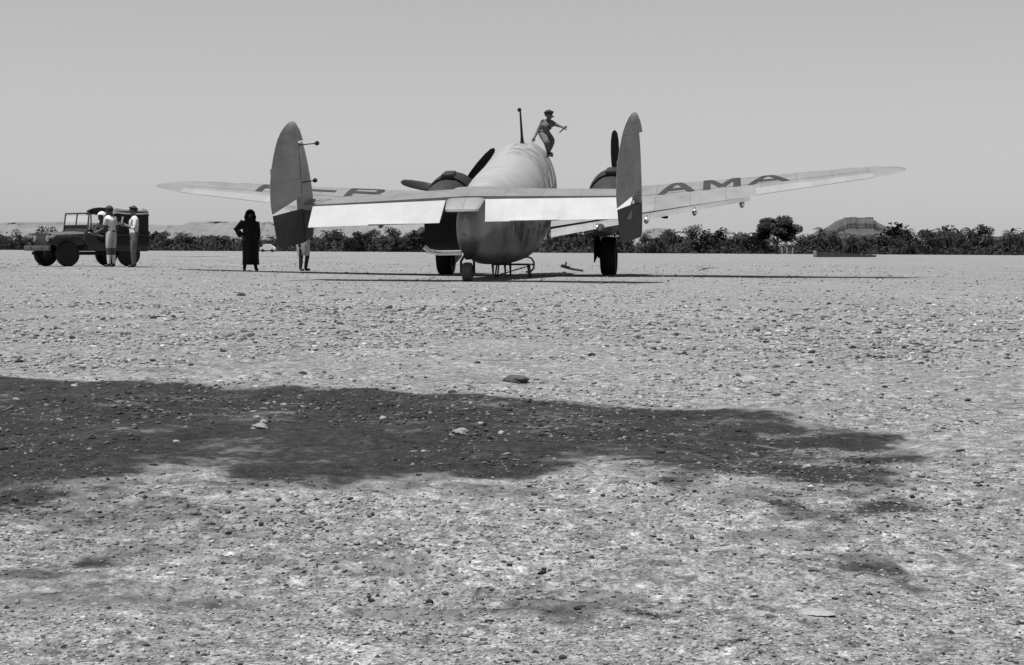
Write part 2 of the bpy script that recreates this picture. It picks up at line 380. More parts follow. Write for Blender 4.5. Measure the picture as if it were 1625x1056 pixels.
def stone_mesh_arrays(sub=1):
    bm = bmesh.new(); bmesh.ops.create_icosphere(bm, subdivisions=sub, radius=1.0)
    v = np.array([x.co[:] for x in bm.verts]); f = np.array([[x.index for x in p.verts] for p in bm.faces]); bm.free(); return v, f
def scatter_stones(name, n, rmin, rmax, half, smin, smax, power_r, seed, kindlabel):
    g = np.random.default_rng(seed)
    v0, f0 = stone_mesh_arrays(1)
    u_ = g.random(n) ** power_r; r = 1.0 / (1 / rmax + (1 / rmin - 1 / rmax) * u_); a = np.radians((g.random(n) * 2 - 1) * half)
    x = r * np.sin(a); y = r * np.cos(a)
    # stones lie in drifts: thin out where the drift noise is low
    keep = (fbm(x * 0.8, y * 0.8, 3, 31) + 0.5 * fbm(x * 3.1, y * 3.1, 2, 33)) > (0.56 + 0.30 * (g.random(n) - 0.5))
    x, y, r = x[keep], y[keep], r[keep]; n = len(x)
    s = r * 0.00095 * np.clip(np.exp(g.standard_normal(n) * .42), .4, 2.6); s = s * (1 - .5 * smooth01(12, 30, r)); s = np.clip(s, smin, smax)
    nv = len(v0)
    V = v0[None] * (1 + 0.38 * (g.random((n, nv, 1)) - 0.5) * 2.3)
    V = V * np.stack([0.7 + 0.8 * g.random(n), 0.6 + 0.6 * g.random(n), 0.38 + 0.35 * g.random(n)], 1)[:, None, :]
    th = g.random(n) * 6.283; c, sn = np.cos(th)[:, None], np.sin(th)[:, None]
    tl = (g.random(n) - 0.5)[:, None] * 0.7
    X = V[..., 0] * c - V[..., 1] * sn; Y = V[..., 0] * sn + V[..., 1] * c; Z = V[..., 2] + X * tl * 0.5
    P = np.stack([X, Y, Z], -1) * s[:, None, None]
    P[..., 0] += x[:, None]; P[..., 1] += y[:, None]; P[..., 2] += (ground_z(x, y) + s * 0.12)[:, None]
    Fc = (f0[None] + (np.arange(n) * nv)[:, None, None]).reshape(-1, 3)
    me = bpy.data.meshes.new(name); co = P.reshape(-1, 3)
    me.vertices.add(len(co)); me.vertices.foreach_set('co', co.ravel())
    me.loops.add(len(Fc) * 3); me.loops.foreach_set('vertex_index', Fc.ravel().astype(np.int32))
    me.polygons.add(len(Fc)); me.polygons.foreach_set('loop_start', (np.arange(len(Fc)) * 3).astype(np.int32))
    me.update(calc_edges=True)
    tone = ALB * np.clip(0.225 + 0.07 * g.standard_normal(n) + 0.12 * (g.random(n) > 0.92) - 0.17 * (g.random(n) > 0.76), 0.025, 0.45)
    a1 = me.attributes.new('tone', 'FLOAT', 'POINT'); a1.data.foreach_set('value', np.repeat(tone, nv).astype(np.float32))
    stv = dark_patch(x, y) * (0.55 + 0.6 * g.random(n))
    a2 = me.attributes.new('dark_patch', 'FLOAT', 'POINT'); a2.data.foreach_set('value', np.repeat(np.clip(stv, 0, 1.3), nv).astype(np.float32))
    return obj(name, me, M['pebble'], smooth=False, label=kindlabel, cat='gravel', kind='stuff')
scatter_stones('gravel', 62000, 2.0, 20, 25, 0.001, 0.035, 1.0, 1, 'loose pale gravel scattered over the stony foreground')
scatter_stones('gravel', 26000, 9, 75, 24, 0.004, 0.034, 1.2, 2, 'coarser stones strewn over the airfield around the aircraft')

# ------------------------------------------------------------------ the aircraft
# aircraft frame: x starboard, y forward, z up; origin at the tailplane hinge on the centre line
YAW, APITCH, AROLL = R(-7.9), R(10.8), R(-1.15)
A_ROT = Matrix.Rotation(YAW, 4, 'Z') @ Matrix.Rotation(AROLL, 4, 'Y') @ Matrix.Rotation(APITCH, 4, 'X')
A_POS = Vector((-0.98, 33.0, 1.74))
A_M = Matrix.Translation(A_POS) @ A_ROT
ORG = Vector((0, 9.4, -3.55))                                  # between the main wheels, on the ground
plane = empty('aircraft', A_M @ Matrix.Translation(ORG), label='silver twin-engined aircraft with twin tail fins parked on the stony field', cat='aircraft')
def AW(x, y, z): return A_M @ Vector((x, y, z))
def A_inv(p): return A_M.inverted() @ Vector(p)
def part(name, bm, mat, parent=None, **kw):
    o = obj(name, bm, mat, parent or plane, **kw)
    if parent is None: o.location = -ORG
    return o
# ---- fuselage
FUS = [(-0.22, -0.42, -0.80, 0.06), (-0.12, -0.25, -1.02, 0.17), (0.10, -0.13, -1.24, 0.26), (0.6, -0.04, -1.42, 0.30), (1.2, 0.0, -1.58, 0.37), (2.5, 0.0, -1.90, 0.60),
       (4.5, 0.0, -2.28, 0.86), (6.5, 0.05, -2.52, 0.90), (8.5, 0.13, -2.58, 0.87), (9.7, 0.04, -2.55, 0.80), (10.8, -0.24, -2.48, 0.72), (11.8, -0.70, -2.34, 0.62), (12.7, -1.22, -2.12, 0.42), (13.15, -1.45, -1.92, 0.22), (13.3, -1.62, -1.78, 0.04)]
_fy = [f[0] for f in FUS]
def fus(y): return [float(np.interp(y, _fy, [f[k] for f in FUS])) for k in (1, 2, 3)]
def catmull(y):
    i = max(0, min(len(FUS) - 2, int(np.searchsorted(_fy, y)) - 1))
    p = [FUS[max(0, i - 1)], FUS[i], FUS[i + 1], FUS[min(len(FUS) - 1, i + 2)]]
    t = (y - p[1][0]) / (p[2][0] - p[1][0]); out = []
    for k in (1, 2, 3):
        h = p[2][0] - p[1][0]
        m1 = (p[2][k] - p[0][k]) / max(1e-6, p[2][0] - p[0][0]) * h; m2 = (p[3][k] - p[1][k]) / max(1e-6, p[3][0] - p[1][0]) * h
        out.append((2*t**3-3*t**2+1)*p[1][k] + (t**3-2*t**2+t)*m1 + (-2*t**3+3*t**2)*p[2][k] + (t**3-t**2)*m2)
    return out
def fus_pt(y, a, off=0.0):
    """a: angle round the section, 0 = top, + = starboard"""
    zt, zb, hw = catmull(y); hw += off; e = 0.86
    zc, hh = (zt + zb) / 2, (zt - zb) / 2 + off
    s, c = math.sin(a), math.cos(a)
    if c < 0: e = 0.86 - 0.16 * min(1, max(0, (y - 1.2) / 2.5))
    return Vector((hw * math.copysign(abs(s) ** e, s), y, zc + hh * math.copysign(abs(c) ** e, c)))
NS = 48
ys = sorted(set([round(v, 3) for v in list(np.linspace(-0.2, 1.2, 12)) + list(np.linspace(1.2, 11.8, 54)) + list(np.linspace(11.8, 13.29, 14)) + [2.2, 3.4]]))
rings = [[fus_pt(y, 2 * math.pi * k / NS) for k in range(NS)] for y in ys]
bm = bmesh.new()
loft(bm, rings, skip=lambda i, k: 2.2 <= ys[i] + 0.001 and ys[i + 1] <= 3.401 and 30 <= k <= 40)   # the open doorway, port side
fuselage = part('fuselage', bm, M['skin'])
# cabin floor and bulkhead, seen through the doorway
bm = bmesh.new(); box(bm, (0, 5.6, -1.75), (0.8, 6.2, 0.04)); part('cabin_floor', bm, M['interior'], fuselage)
bm = bmesh.new(); box(bm, (0, 2.12, -0.95), (0.7, 0.04, 1.25)); part('bulkhead', bm, M['interior'], fuselage)
# doorway frame
bm = bmesh.new()
for yy in (2.16, 3.44): tube(bm, [fus_pt(yy, 2 * math.pi * k / NS, 0.008) for k in range(30, 42)], 0.022, 6)
for k in (30, 41): tube(bm, [fus_pt(yy, 2 * math.pi * k / NS, 0.008) for yy in (2.16, 2.5, 3.0, 3.44)], 0.022, 6)
part('door_frame', bm, M['bright'], fuselage)
# cabin windows each side
for s in (1, -1):
    for yy in (4.2, 5.2, 6.2, 7.2, 8.2, 9.2):
        bm = bmesh.new(); g = [[bm.verts.new(fus_pt(yy + 0.19 * math.copysign(abs(math.cos(t)) ** .5, math.cos(t)) * r, s * (1.28 + 0.17 * r * math.copysign(abs(math.sin(t)) ** .5, math.sin(t))), 0.006)) for t in [2 * math.pi * k / 20 for k in range(20)]] for r in (1.0, 0.45)]
        for k in range(20): bm.faces.new((g[0][k], g[0][(k + 1) % 20], g[1][(k + 1) % 20], g[1][k]))
        bm.faces.new(g[1]); part('window', bm, M['glass'], fuselage)
# cockpit glazing
for s in (1, -1):
    for a0, a1 in ((0.10, 0.50), (0.56, 0.95)):
        bm = bmesh.new(); vs = [bm.verts.new(fus_pt(yy, s * aa, 0.006)) for yy, aa in ((11.2, a0), (11.2, a1), (11.8, a1), (11.8, a0))]
        bm.faces.new(vs); part('cockpit_pane', bm, M['glass'], fuselage)
# antenna mast, small probes, loop
zt = catmull(8.6)[0]
bm = bmesh.new(); tube(bm, [(0.10, 8.6, zt - .05), (0.10, 8.59, zt + .18), (0.09, 8.52, zt + .88)], [0.06, 0.035, 0.022], 8)
lathe(bm, [(0.0, -0.05), (0.05, -0.03), (0.055, 0.03), (0.0, 0.06)], Matrix.Translation((0.07, 8.50, zt + .88)), 10); part('antenna_mast', bm, M['gear'], fuselage)
bm = bmesh.new(); q = fus_pt(9.0, 0.86); tube(bm, [q - Vector((.05, 0, 0)), q + Vector((0.09, 0, .02)), q + Vector((.12, .22, .03))], 0.022, 6); part('air_probe', bm, M['gear'], fuselage)
bm = bmesh.new(); q = fus_pt(5.4, math.pi * 0.86)
tube(bm, [q + Vector((0.16 * math.sin(t) + .05, 0.0, -0.17 - 0.19 * math.cos(t) * -1 - 0.0)) for t in np.linspace(-0.35, 3.5, 15)], 0.022, 8); part('loop_antenna', bm, M['gear'], fuselage)
for yy, xx, L in ((4.4, 0.25, .30), (4.9, .05, .30), (3.6, -.05, .26)):
    q = fus_pt(yy, math.pi); bm = bmesh.new(); tube(bm, [(xx, yy, q.z + .06), (xx, yy - .03, q.z - L)], [0.035, 0.02], 8); part('antenna_stub', bm, M['gear'], fuselage)
# tail tip plate with a bright lip, between the elevators
bm = bmesh.new()
rg = []
for y, hw, zt_, zb_ in ((1.25, .46, .075, -.06), (0.3, .43, .055, -.10), (-0.12, .41, .015, -.13), (-0.50, .37, -.085, -.17), (-0.60, .34, -.125, -.16)):
    rg.append([Vector((hw * math.copysign(abs(math.cos(t)) ** .5, math.cos(t)), y, (zt_ + zb_) / 2 + (zt_ - zb_) / 2 * math.copysign(abs(math.sin(t)) ** .6, math.sin(t)))) for t in [2 * math.pi * k / 24 for k in range(24)]])
loft(bm, rg); part('tail_fairing', bm, M['wing'], fuselage)
bm = bmesh.new(); tube(bm, [(-0.34, -0.55, -.155), (-.28, -.60, -.155), (0, -.615, -.155), (.28, -.60, -.155), (.34, -.55, -.155)], 0.022, 8); part('fairing_lip', bm, M['bright'], fuselage)
bm = bmesh.new(); lathe(bm, [(0, -.05), (.035, -.04), (.04, .02), (0, .03)], Matrix.Translation((-0.06, -0.23, -.75)), 12); part('tail_lamp', bm, M['lamp'], fuselage)
# dark streaks running down the starboard side
rs = random.Random(31); bm = bmesh.new()
for k in range(34):
    y = rs.uniform(2.7, 6.2); a0 = R(rs.uniform(88, 100) + max(0, (y - 4.2)) * 5); L = R(rs.uniform(5, 22) * (1 if y < 4.4 else .5)); wd = rs.uniform(.05, .16); n = 7; prev = None; off = .004 + .0006 * (k % 8)
    for i in range(n + 1):
        f = i / n; w = wd * (1 - .7 * f) * (.6 + .4 * math.sin(9 * f + k)); yy = y + .03 * math.sin(5 * f + k); pr_ = [bm.verts.new(fus_pt(yy + s_ * w / 2, a0 + L * f, off)) for s_ in (-1, 1)]
        if prev: bm.faces.new((prev[0], prev[1], pr_[1], pr_[0]))
        prev = pr_
part('dark_streaks', bm, M['cowl'], fuselage, kind='stuff')
# the open cabin door, hinged on its forward edge and swung out square to the side
bm = bmesh.new(); out = []; inn = []
hx = fus_pt(3.42, 2 * math.pi * 36 / NS)
for k in range(30, 42):
    p = fus_pt(3.0, 2 * math.pi * k / NS); out.append(p.z); inn.append(p.x)
dz = [z for z in out]; xb = min(inn)
def door_pt(w, k, th): # w 0..1 across the door, swung about the hinge: width runs to port, curve runs aft
    return Vector((hx.x - 0.02 - 0.86 * w, 3.46 + (inn[k] - xb) * 0.9 * 0.35 + th, out[k] - 0.02))
rg = []
for w in np.linspace(0, 1, 7):
    rg.append([door_pt(w, k, 0.0) for k in range(12)] + [door_pt(w, k, 0.07) for k in reversed(range(12))])
loft(bm, rg); door = part('cabin_door', bm, M['interior'], label='dark inner face of the cabin door swung open')
zb_ = min(out); zt2 = max(out)
bm = bmesh.new(); tube(bm, [(hx.x - .02, 3.42, zb_ - .02), (hx.x - .55, 3.42, zb_ - .02), (hx.x - .78, 3.42, zb_ + .02), (hx.x - .90, 3.43, zb_ + .13)], 0.06, 8); part('door_sill', bm, M['bright'], door)
bm = bmesh.new(); tube(bm, [(hx.x - .74, 3.44, (zb_ + zt2) / 2), (hx.x - .74, 3.36, (zb_ + zt2) / 2), (hx.x - .60, 3.36, (zb_ + zt2) / 2)], 0.015, 6); part('handle', bm, M['bright'], door)

# ---- aerofoil surfaces
def foil(t, thick, camber=0.02):
    """upper and lower z at chord fraction t (0 = leading edge)"""
    yt = 5 * thick * (0.2969 * math.sqrt(max(t, 0)) - 0.126 * t - 0.3516 * t * t + 0.2843 * t ** 3 - 0.1015 * t ** 4)
    yc = camber * (0.8 * t - t * t) / 0.16 if t < 0.4 else camber * ((1 - 0.8) + 0.8 * t - t * t) / 0.36
    return yc + yt, yc - yt
TS = [0, .008, .025, .06, .11, .18, .27, .37, .48, .60, .72, .84, .93, 1.0]
WB = 9.98
def wing_sec(u):
    """u: metres from the centre line -> leading edge y, trailing edge y, z, thickness ratio, incidence"""
    f = u / WB
    le = 10.35 - 1.10 * f; te = 6.35 + 1.55 * f
    if f > 0.86:
        k = (f - 0.86) / 0.14; sh = math.sqrt(max(0.0, 1 - k ** 2.2)); mid = le * 0.45 + te * 0.55
        le = mid + (le - mid) * (0.03 + 0.97 * sh); te = mid + (te - mid) * (0.03 + 0.97 * sh)
    z = -1.70 + max(0, (u - 0.6)) * 0.100
    return le, te, z, 0.145 - 0.06 * f, R(2.5 - 1.5 * f)
def wing_pt(u, t, side, up=True, off=0.0):
    le, te, z, th, inc = wing_sec(u); ch = le - te
    zz = foil(t, th)[0 if up else 1] * ch + (off if up else -off)
    return Vector((side * u, le - t * ch, z + zz + (0.35 - t) * ch * math.sin(inc)))
def skin_patch(side, u0, u1, t0, t1, off, nu=10, ntt=5, up=True, bm=None, thick=None):
    bm = bm or bmesh.new()
    g = [[bm.verts.new(wing_pt(u0 + (u1 - u0) * i / nu, t0 + (t1 - t0) * j / ntt, side, up, off)) for j in range(ntt + 1)] for i in range(nu + 1)]
    for i in range(nu):
        for j in range(ntt): bm.faces.new((g[i][j], g[i + 1][j], g[i + 1][j + 1], g[i][j + 1]))
    return bm
def letter_mesh(ch, side, u_left, width, t_top, t_bot):
    """strokes laid on the wing's upper skin, read from behind: left = port"""
    st = {'A': [((0, 0), (.5, 1)), ((1, 0), (.5, 1)), ((.2, .30), (.8, .30))], 'M': [((.06, 0), (.06, 1)), ((.94, 0), (.94, 1)), ((.08, .96), (.5, .12)), ((.92, .96), (.5, .12))],
          'F': [((.1, 0), (.1, 1)), ((.1, .93), (1, .93)), ((.1, .52), (.8, .52))], '-': [((0, .5), (1, .5))],
          'B': [((.1, 0), (.1, 1)), ((.1, .93), (.80, .93)), ((.1, .52), (.82, .52)), ((.1, .07), (.80, .07)), ((.80, .93), (.92, .73)), ((.92, .73), (.82, .52)), ((.82, .52), (.97, .30)), ((.97, .30), (.80, .07))]}[ch]
    bm = bmesh.new(); aspect = width / 1.35; w = 0.125
    for q, (a, b) in enumerate(st):
        ax, ay = a[0] * aspect, a[1]; bx, by = b[0] * aspect, b[1]
        dx, dy = bx - ax, by - ay; L = math.hypot(dx, dy); ww = w * (1.55 if abs(dy) < 1e-6 else 1.15); nx, ny = -dy / L * ww / 2, dx / L * ww / 2
        if abs(dy) < 1e-6 or ch == '-': pass
        n = 12; rows = []
        for i in range(n + 1):
            f = i / n; row = []
            for s_ in (-1, 0, 1):
                lx = (ax + dx * f + nx * s_) / aspect; ly = min(1.0, max(0.0, ay + dy * f + ny * s_))
                X = u_left + lx * width; t = t_top + (t_bot - t_top) * (1 - ly) ** .85
                row.append(bm.verts.new(wing_pt(abs(X), t, 1 if X > 0 else -1, True, 0.006 + 0.0012 * q)))
            rows.append(row)
        for i in range(n):
            for j in range(2): bm.faces.new((rows[i][j], rows[i + 1][j], rows[i + 1][j + 1], rows[i][j + 1]))
    return bm
us = list(np.linspace(0.0, 8.4, 29)) + list(np.linspace(8.55, 9.975, 18))
for side in (1, -1):
    bm = bmesh.new()
    rg = [[wing_pt(u, t, side, True) for t in TS] + [wing_pt(u, t, side, False) for t in reversed(TS[1:-1])] for u in us]
    loft(bm, rg); wing = part('wing', bm, M['wing'])
    # fowler flap: a separate slab lying under the rear of the wing, a little drooped
    def slab(u0, u1, t0, dz0, dz1, ext, nm, mat):
        b2 = bmesh.new(); r2 = []
        for i in range(13):
            u = u0 + (u1 - u0) * i / 12; le, te, z, th, inc = wing_sec(u); c = le - te
            a = wing_pt(u, t0, side, True); e = wing_pt(u, 1.0, side, True)
            a = a + Vector((0, 0, dz0 - 0.0)); e = e + Vector((0, -ext, dz1 * (1.0 - 0.75 * i / 12)))
            n = Vector((0, 0, 1)); sec = []
            for f, h in ((0, 0), (.06, .03), (.25, .045), (.6, .03), (1, .004), (.6, -.012), (.25, -.02), (.06, -.018)): sec.append(a + (e - a) * f + n * h * .8)
            r2.append(sec)
        loft(b2, r2); return part(nm, b2, mat, wing)
    slab(1.0, 6.0, 0.93, -0.06, -0.22, 0.34, 'flap', M['flap'])
    b2 = skin_patch(side, 6.15, 9.1, 0.76, 0.985, 0.006, 16, 6); part('aileron', b2, M['aileron'], wing)
    # flap track fairings hanging at the trailing edge
    for u in (1.0, 2.2, 3.42, 4.62, 5.8):
        p = wing_pt(u, 0.95, side, False) + Vector((0, -.05, -.10 * (1 - u / 7))); b2 = bmesh.new()
        rgs = [(0.42, .02), (0.28, .05), (0.1, .075), (-0.12, .085), (-0.28, .075), (-0.38, .045), (-0.42, .005)]
        loft(b2, [[p + Vector((r * .9 * math.cos(a), y, -0.10 + 1.45 * r * math.sin(a))) for a in [2 * math.pi * k / 12 for k in range(12)]] for y, r in rgs])
        part('flap_track', b2, M['bright'], wing)
    # letterbox slots behind the leading edge near the tip
    for u0, u1 in ((7.1, 7.85), (8.15, 8.8), (9.0, 9.4)):
        part('slot', skin_patch(side, u0, u1, 0.10, 0.17, 0.006, 8, 2), M['slot'], wing)
    # seam along the rear spar
    part('spar_seam', skin_patch(side, 1.0, 9.2, 0.60, 0.606, 0.004, 30, 1), M['letter'], wing)
    for ch, X, w in ((('A', 3.74, .78), ('M', 4.86, .88), ('A', 6.04, .90)) if side > 0 else (('F', -7.15, 0.95), ('-', -5.75, .72), ('B', -4.72, .96))):
        part('letter', letter_mesh(ch, side, X, w, 0.15, 0.63), M['letter'], wing)
    # nacelle, cowling, propeller
    EX, EZ = side * 2.29, -1.66
    EY = -1.0
    nac = part('nacelle', (lambda b: (loft(b, [[Vector((EX + r * math.cos(a), y + EY * max(0, min(1, (y - 8) / 2)), EZ + dz + r * h * math.sin(a))) for a in [2 * math.pi * k / 28 for k in range(28)]] for y, r, dz, h in ((11.75, .60, 0, 1), (11.2, .62, 0, 1), (10.3, .60, -.03, 1.0), (9.2, .52, -.12, 1.0), (8.0, .42, -.22, .95), (7.0, .28, -.22, .85), (6.3, .10, -.16, .8), (6.1, .02, -.15, .8))]), b)[1])(bmesh.new()), M['nacelle'])
    b2 = bmesh.new()
    lathe(b2, [(.50, 12.72), (.58, 12.75), (.655, 12.65), (.695, 12.4), (.70, 12.1), (.69, 11.72), (.66, 11.55), (.62, 11.56), (.60, 11.9), (.52, 12.3)], Matrix.Translation((EX, EY, EZ)), 36)
    part('cowling', b2, M['cowl'], nac)
    b2 = bmesh.new(); box(b2, (EX, 11.75 + EY, EZ + .68), (.34, .75, .18), None, .06); part('air_scoop', b2, M['cowl'], nac)
    b2 = bmesh.new(); lathe(b2, [(0, 12.1), (.2, 12.15), (.3, 12.35), (.28, 12.6), (.14, 12.8), (.09, 13.05), (0, 13.1)], Matrix.Translation((EX, EY, EZ)), 20); part('engine', b2, M['gear'], nac)
    prop = part('propeller', (lambda b: lathe(b, [(0, 12.86), (.12, 12.88), (.14, 13.0), (.11, 13.16), (.05, 13.24), (0, 13.25)], Matrix.Translation((EX, EY, EZ)), 18))(bmesh.new()), M['bright'], nac)
    for k in range(3):
        ang = {1: R(0), -1: R(42)}[side] + k * 2 * math.pi / 3      # angle from up, clockwise seen from behind
        b2 = bmesh.new(); rg = []
        for r, c, tw, th in ((.10, .10, 60, .09), (.25, .13, 55, .085), (.45, .20, 45, .055), (.75, .26, 35, .04), (1.05, .27, 27, .03), (1.40, .235, 22, .022), (1.60, .17, 20, .015), (1.675, .08, 20, .010), (1.69, .02, 20, .006)):
            sec = []
            for q in range(12):
                t = 2 * math.pi * q / 12; cx = math.cos(t) * c / 2; cy = math.sin(t) * th / 2; w = R(tw)
                lx = cx * math.cos(w) - cy * math.sin(w); ly = cx * math.sin(w) + cy * math.cos(w)
                lx *= 1.0
                sec.append(Vector((EX + math.sin(ang) * r + math.cos(ang) * lx, 13.02 + EY + ly, EZ + math.cos(ang) * r - math.sin(ang) * lx)))
            rg.append(sec)
        loft(b2, rg); part('blade', b2, M['blade'], prop)
    b2 = bmesh.new(); tube(b2, [(EX + side * .45, 10.3, EZ - .45), (EX + side * .56, 9.8, EZ - .45), (EX + side * .60, 9.2, EZ - .38)], [.08, .09, .085], 10); part('exhaust_pipe', b2, M['cowl'], nac)
    # main gear
    GX = side * 2.24; GY = 9.4; _p = AW(GX, GY, -3.5); cz = -3.5 - (_p.z - float(ground_z(_p.x, _p.y))) / math.cos(APITCH) + 0.52
    gear = part('main_gear', tube(tube(bmesh.new(), [(GX - side * .30, GY + .2, EZ - .2), (GX - side * .30, GY + .02, cz + .1), (GX - side * .30, GY, cz)], .075, 12), [(GX - side * .30, GY, cz), (GX + side * .24, GY, cz)], .05, 10), M['gear'])
    b2 = bmesh.new(); tube(b2, [(GX - side * .3, GY + .02, cz + .35), (GX - side * .2, GY + .9, EZ - .3)], .045, 8); tube(b2, [(GX - side * .3, GY + .02, cz + .25), (GX - side * .25, GY - .8, EZ - .25)], .035, 8); part('drag_strut', b2, M['gear'], gear)
    for dxx in (-.34, .40):
        b2 = bmesh.new(); box(b2, (GX + side * dxx, GY - .05, -2.50 - (0.16 if dxx < 0 else 0)), (.03, 1.15, .62 + (0.34 if dxx < 0 else 0)), None, .012)
        part('gear_door', b2, M['gear'], gear)
    wh = part('wheel', lathe(bmesh.new(), [(.06, -.16), (.24, -.13), (.26, -.10), (.26, .10), (.24, .13), (.06, .16)], Matrix.Translation((GX, GY, cz)) @ Matrix.Rotation(R(90), 4, 'Z'), 24), M['gear'], gear)
    b2 = bmesh.new(); lathe(b2, [(.25, -.12), (.30, -.18), (.40, -.215), (.475, -.20), (.515, -.14), (.53, -.05), (.53, .05), (.515, .14), (.475, .20), (.40, .215), (.30, .18), (.25, .12)], Matrix.Translation((GX, GY, cz)) @ Matrix.Rotation(R(90), 4, 'Z'), 32); part('tyre', b2, M['rubber'], wh)

# ---- tail
def lens(t, th): return foil(t, th, 0.0)[0]
FX = 3.60
def skew(v): return Vector((v.x, v.y, v.z - .03 - .017 * abs(v.x) + .010 * v.x))
bm = bmesh.new(); rg = []
for x in np.concatenate([np.linspace(-3.66, -3.605, 4), np.linspace(-3.5, 3.5, 29), np.linspace(3.605, 3.66, 4)]):
    f = abs(x) / FX; le = 1.35 - .28 * min(1, f); te = 0.0
    if f > 1: k = (abs(x) - FX) / .062; sh = math.sqrt(max(0, 1 - k * k)); m_ = .45; le = m_ + (le - m_) * (.04 + .96 * sh); te = m_ + (te - m_) * (.04 + .96 * sh)
    c = (le - te) / 0.62; th = .11 - .03 * f
    tt = [0, .01, .04, .09, .16, .26, .38, .5, .62]
    rg.append([Vector((x, le - t * c, lens(t, th) * c)) for t in tt] + [Vector((x, le - t * c, -lens(t, th) * c)) for t in reversed(tt[1:])])
rg = [[skew(v) for v in r] for r in rg]; loft(bm, rg); stab = part('tailplane', bm, M['tail'])
DROOP = R(31)
for side in (1, -1):
    bm = bmesh.new(); rg = []
    for x in np.linspace(.42, 3.50 if side > 0 else 3.30, 16):
        c = .70 - .05 * (x / 3.5); sec = []
        for t in (0.0, .05, .15, .35, .6, .85, 1.0): sec.append((t * c, .058 * (1 - t) ** .8 + .004 if t > 0 else 0.03))
        up = [(y, z) for y, z in sec]; dn = [(y, -z) for y, z in reversed(sec)]
        if x < .60: up = [(y, z) for y, z in up]
        pts = []
        for y, z in up + dn:
            pts.append(Vector((side * (x + (0.07 * (y / .8) if x < .5 else 0)), -0.035 - y * math.cos(DROOP) + z * math.sin(DROOP) * -1 * -1 * 1.0 * -1, -y * math.sin(DROOP) + z * math.cos(DROOP))))
        rg.append(pts)
    rg = [[skew(v) for v in r] for r in rg]; loft(bm, rg); elev_ = part('elevator', bm, M['silver_dope'])
    b2 = bmesh.new(); y0 = .80 * .78
    box(b2, skew(Vector((side * 1.5, -.035 - .60 * math.cos(DROOP) - .008, -.60 * math.sin(DROOP) + .014))), (1.0, .16, .010), Matrix.Rotation(DROOP, 3, 'X')); part('trim_tab', b2, M['silver_dope'], elev_)
def fin_solid(levels, mat, name, parent, xf, th=.07, hinge_nose=False):
    bm = bmesh.new(); rg = []
    tt = [0, .015, .06, .15, .3, .45, .6, .8, 1.0]
    for z, y0, y1, k in levels:           # y0 front, y1 rear (local y), k thickness scale
        c = y0 - y1
        if hinge_nose == 'horn': prof = [(t, th * k * math.sin(math.pi * min(1, .10 + t) ** .62) * (1 if t < .99 else 0) + .004) for t in tt]
        elif hinge_nose: prof = [(t, th * k * (1 - t) ** .75 * (0.75 if t < .01 else 1) + .004) for t in tt]
        else: prof = [(t, th * k * math.sin(min(1, t * 1.05) ** .5 * math.pi / 2) + .002) for t in tt]
        rg.append([xf(Vector((w, y0 - t * c, z))) for t, w in prof] + [xf(Vector((-w, y0 - t * c, z))) for t, w in reversed(prof)])
    loft(bm, rg); return part(name, bm, mat, parent)
DEFL = R(23)
